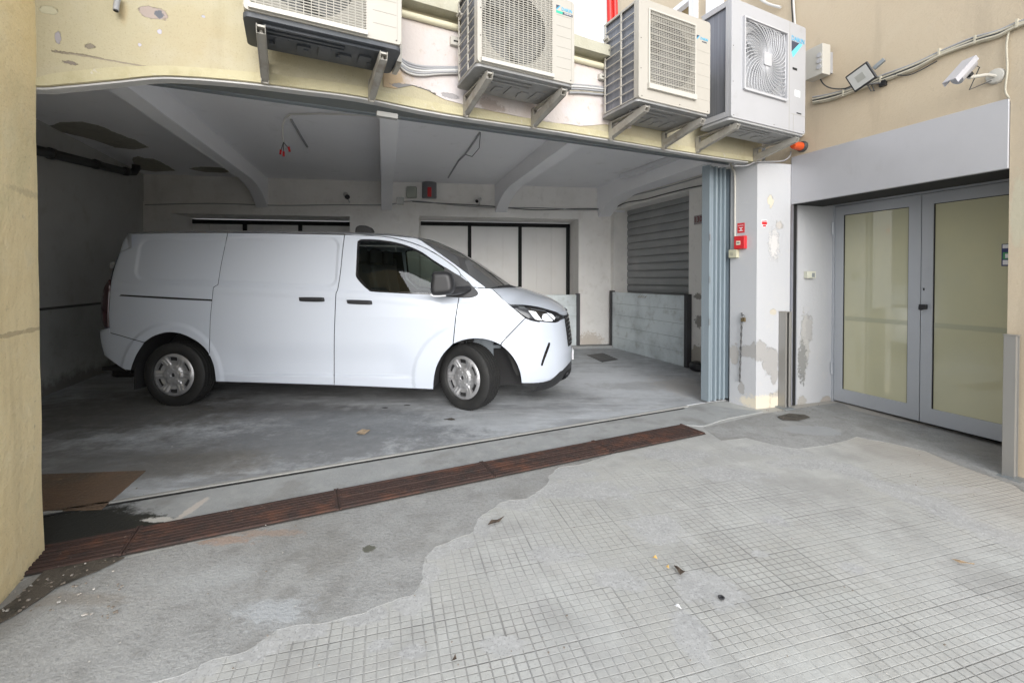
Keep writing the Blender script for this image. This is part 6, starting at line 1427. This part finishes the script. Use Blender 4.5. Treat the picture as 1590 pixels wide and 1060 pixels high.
# ---- mirrors
MP = [(668.7,431),(669.5,425.5),(672.5,422.3),(678,421.3),(689,421.3),(695,422.2),(699.3,425.5),(701.5,430.5),(703,438),(704,445),(703,452),(698,456.8),(690,458.3),(679,459.3),(672,459.2),(668.6,455.5),(667,447)]
yb = -1.20
outer = densify(smooth_loop([onplane(u, v, yb)[0::2] for u, v in MP], 50, 4), .02); vs, t_ = cdt(outer, (), grid_pts(outer, (), .016)); n = len(vs)
for sy in (-1, 1):
    V = []
    for v in vs:
        q = min(1, bdist((v.x, v.y), outer)/.045); V.append(vw(v.x, sy*(1.16+.055*sqrt(1-(1-q)**2)), v.y))
    for v in vs:
        q = min(1, bdist((v.x, v.y), outer)/.03); V.append(vw(v.x, sy*(1.10-.04*sqrt(1-(1-q)**2)), v.y))
    mb = MB(); mb.v = V; mb.f = [tuple(t) for t in t_]+[tuple(i+n for i in t[::-1]) for t in t_]; cnt = set((t[k], t[(k+1)%3]) for t in t_ for k in range(3)); mb.f += [(a_, b_, b_+n, a_+n) for (a_, b_) in cnt if (b_, a_) not in cnt]
    mr_ = mb.build('wing_mirror', TRIM, van, smooth=60)
    a1, a2 = onplane(700,452,-1.08), vhit(728,452)
    mb = MB(); mb.tube([vw(a1[0]-.05, sy*1.12, a1[2]), vw(a1[0]+.02, sy*1.08, a1[2]), vw((a1[0]+a2[0])/2, sy*1.0, a2[2]+.01), vw(a2[0], sy*(hw(a2[0], a2[2])-.02), a2[2]+.02)], [.045,.042,.04,.035], 12); mb.build('mirror_arm', TRIM, mr_, smooth=True)
    q = onplane(685,459.2,yb); mb = MB(); mb.tube([vw(onplane(u, v, -1.2)[0], sy*1.19, onplane(u, v, -1.2)[2]) for u, v in ((668.5,457),(672,459.6),(680,460),(692,459.2))], .007, 6); mb.build('indicator', PAPER, mr_, smooth=True)
# ---- wheels
def wheel(x, y, steer, side, name='wheel'):
    c = vw(x, y, .338); a = Vector((-sin(steer), cos(steer), 0)) # axle direction in van frame, towards far side
    AX_ = (VU*a.x+VN*a.y)*(1 if side < 0 else -1)*-1            # outward
    FW = Vector((0,0,1)).cross(AX_)
    rt = bpy.data.objects.new(name, None); COL.objects.link(rt); rt.parent = van; rt.location = c-van.location
    R_ = .338; w2 = .108
    prof = [(-w2+.015,.225),(-w2,.25),(-w2-.004,.285),(-w2+.008,.318)]
    tread = []
    ys = [-.092,-.088,-.060,-.058,-.052,-.050,-.022,-.020,-.014,-.012,.012,.014,.020,.022,.050,.052,.058,.060,.088,.092]
    dd_ = [.331,.335,.338,.330,.330,.338,.3395,.330,.330,.3395,.3395,.330,.330,.3395,.338,.330,.330,.338,.335,.331]
    prof += list(zip(ys, dd_))+[(w2-.008,.318),(w2+.004,.285),(w2,.25),(w2-.004,.238),(w2-.010,.230),(w2-.02,.222)]
    mb = MB(); mb.lathe(c, AX_, prof, 72, X=FW); mb.open = True; ty = mb.build('tyre', TYRE, rt, smooth=30)
    # shoulder sipes
    mb = MB()
    for k in range(72):
        an = 2*pi*k/72
        for s_ in (-1, 1):
            r1 = FW*cos(an)+Vector((0,0,1))*sin(an) if True else 0
            u_ = (FW*cos(an)+AX_.cross(FW)*sin(an)); t2 = AX_.cross(u_)
            mb.box(c+u_*.3355+AX_*(s_*.076), (.004,.028,.006), t2, AX_, u_)
            mb.box(c+u_*.3375+AX_*(s_*.036), (.003,.022,.006), (t2+AX_*.4*s_).normalized(), (AX_-t2*.4*s_).normalized(), u_)
    mb.build('tread_sipes', BLACKR, ty)
    # cover: polar grid with slots and raised spokes
    RC = .222; nr_, na = 22, 144; mb = MB(); base = w2-.012; UP_ = AX_.cross(FW)
    def hh(r, an):
        p = r/RC; h = .012*(1-p)**1+.012*sst(.98,.80,p) if False else 0
        h = .016*(1-sst(.0,.35,abs(p-.0)))*0
        h += .014*sst(1.0,.9,p) if p > .9 else .014
        h -= .020*sst(.36,.50,p)*(1-sst(.50,.95,p))       # dish between hub and rim
        k = 6; am = ((an*k/(2*pi)) % 1); d = min(am, 1-am)*2*pi/k*r      # distance from spoke centre line
        h += .010*(1-sst(.022,.034,d))*sst(.30,.42,p)*(1-sst(.80,.95,p)) 
        h -= .004*(1-sst(.002,.005,d))*sst(.45,.5,p)*(1-sst(.8,.85,p))
        if p < .34: h += .006*(1-sst(.26,.34,p))
        if p < .12: h -= .018
        return base+h
    def slot(r, an):
        p = r/RC; am = ((an*6/(2*pi)+.5) % 1)-.5; return abs(am) > .23 and .66 < p < .86+.0*am
    for i in range(nr_+1):
        for j in range(na): r = RC*i/nr_; an = 2*pi*j/na; mb.v.append(c+(FW*cos(an)+UP_*sin(an))*max(r, .001)+AX_*hh(r, an))
    for i in range(nr_):
        for j in range(na):
            r = RC*(i+.5)/nr_; an = 2*pi*(j+.5)/na
            if slot(r, an): continue
            j2 = (j+1) % na; mb.f.append((i*na+j, i*na+j2, (i+1)*na+j2, (i+1)*na+j))
    mb.open = True; rm = mb.build('wheel_cover', RIM, rt, smooth=45)
    mb = MB()
    for k in range(6):     # slot walls
        am = (k+.5)*2*pi/6; hw2 = .27*2*pi/6
        lp_ = [(am-hw2, .655), (am+hw2, .655), (am+hw2, .865), (am-hw2, .865)]; q1 = []; q2 = []
        for i in range(4):
            (a1_, r1_), (a2_, r2_) = lp_[i], lp_[(i+1) % 4]
            for t in range(5): an = a1_+(a2_-a1_)*t/5; r = (r1_+(r2_-r1_)*t/5)*RC; u_ = FW*cos(an)+UP_*sin(an); q1.append(c+u_*r+AX_*(hh(r, an)+.001)); q2.append(c+u_*r+AX_*(base-.02))
        b = len(mb.v); m2 = len(q1); mb.v += q1+q2; mb.f += [(b+i, b+(i+1) % m2, b+m2+(i+1) % m2, b+m2+i) for i in range(m2)]
    mb.open = True; mb.build('cover_slots', RIM, rm)
    mb = MB()
    for k in range(5):
        an = 2*pi*k/5+.3; p = c+(FW*cos(an)+UP_*sin(an))*.057+AX_*(base+.012); mb.cyl(p, p+AX_*.012, .012, 10)
    mb.lathe(c+AX_*(base+.006), AX_, [(0,.036),(.016,.034),(.016,.028),(.0,.027)], 24, X=FW); mb.build('wheel_nut', RIM, rm, smooth=40)
    mb = MB(); mb.lathe(c, AX_, [(base-.03,.001),(base-.03,.24),(-.06,.235)], 36, X=FW); mb.cyl(c+AX_*(base-.02), c+AX_*(base+.004), .028, 16); mb.open = True; mb.build('slot_backdrop', WELL, rt)  # dark disc added behind the cover so its slots look shaded
    return rt
wheel(0, -.855, 0, -1); wheel(0, .855, 0, 1)
wheel(3.10, -.835, -radians(31), -1); wheel(3.10, .835, -radians(31), 1)
# ================================================================== one object for each separate piece of these parts
def split_loose(o):
    me = o.data; n = len(me.vertices); par = list(range(n))
    def find(i):
        while par[i] != i: par[i] = par[par[i]]; i = par[i]
        return i
    for ed in me.edges:
        p_, q_ = find(ed.vertices[0]), find(ed.vertices[1])
        if p_ != q_: par[p_] = q_
    gr_ = {}
    for i in range(n): gr_.setdefault(find(i), []).append(i)
    if len(gr_) < 2: return
    vs = [v.co.copy() for v in me.vertices]; fs = [tuple(p.vertices) for p in me.polygons]; sm = any(p.use_smooth for p in me.polygons)
    first = True
    for ids in gr_.values():
        mp = {v: k for k, v in enumerate(ids)}; nm = bpy.data.meshes.new(me.name)
        nm.from_pydata([tuple(vs[v]) for v in ids], [], [tuple(mp[v] for v in f) for f in fs if f[0] in mp]); nm.materials.append(me.materials[0])
        if sm: nm.polygons.foreach_set('use_smooth', [True]*len(nm.polygons)); nm.set_sharp_from_angle(angle=radians(40))
        if first: o.data = nm; first = False
        else:
            c_ = o.copy(); c_.data = nm; COL.objects.link(c_)
for o in list(bpy.data.objects):
    base = o.name.split('.')[0]
    if o.type == 'MESH' and base in ('cable_clip','pipe_socket','mud_flap','hinge','white_field','knockout','screw','pipe_tie','connector','symbols','grip','cover_slots'): split_loose(o)
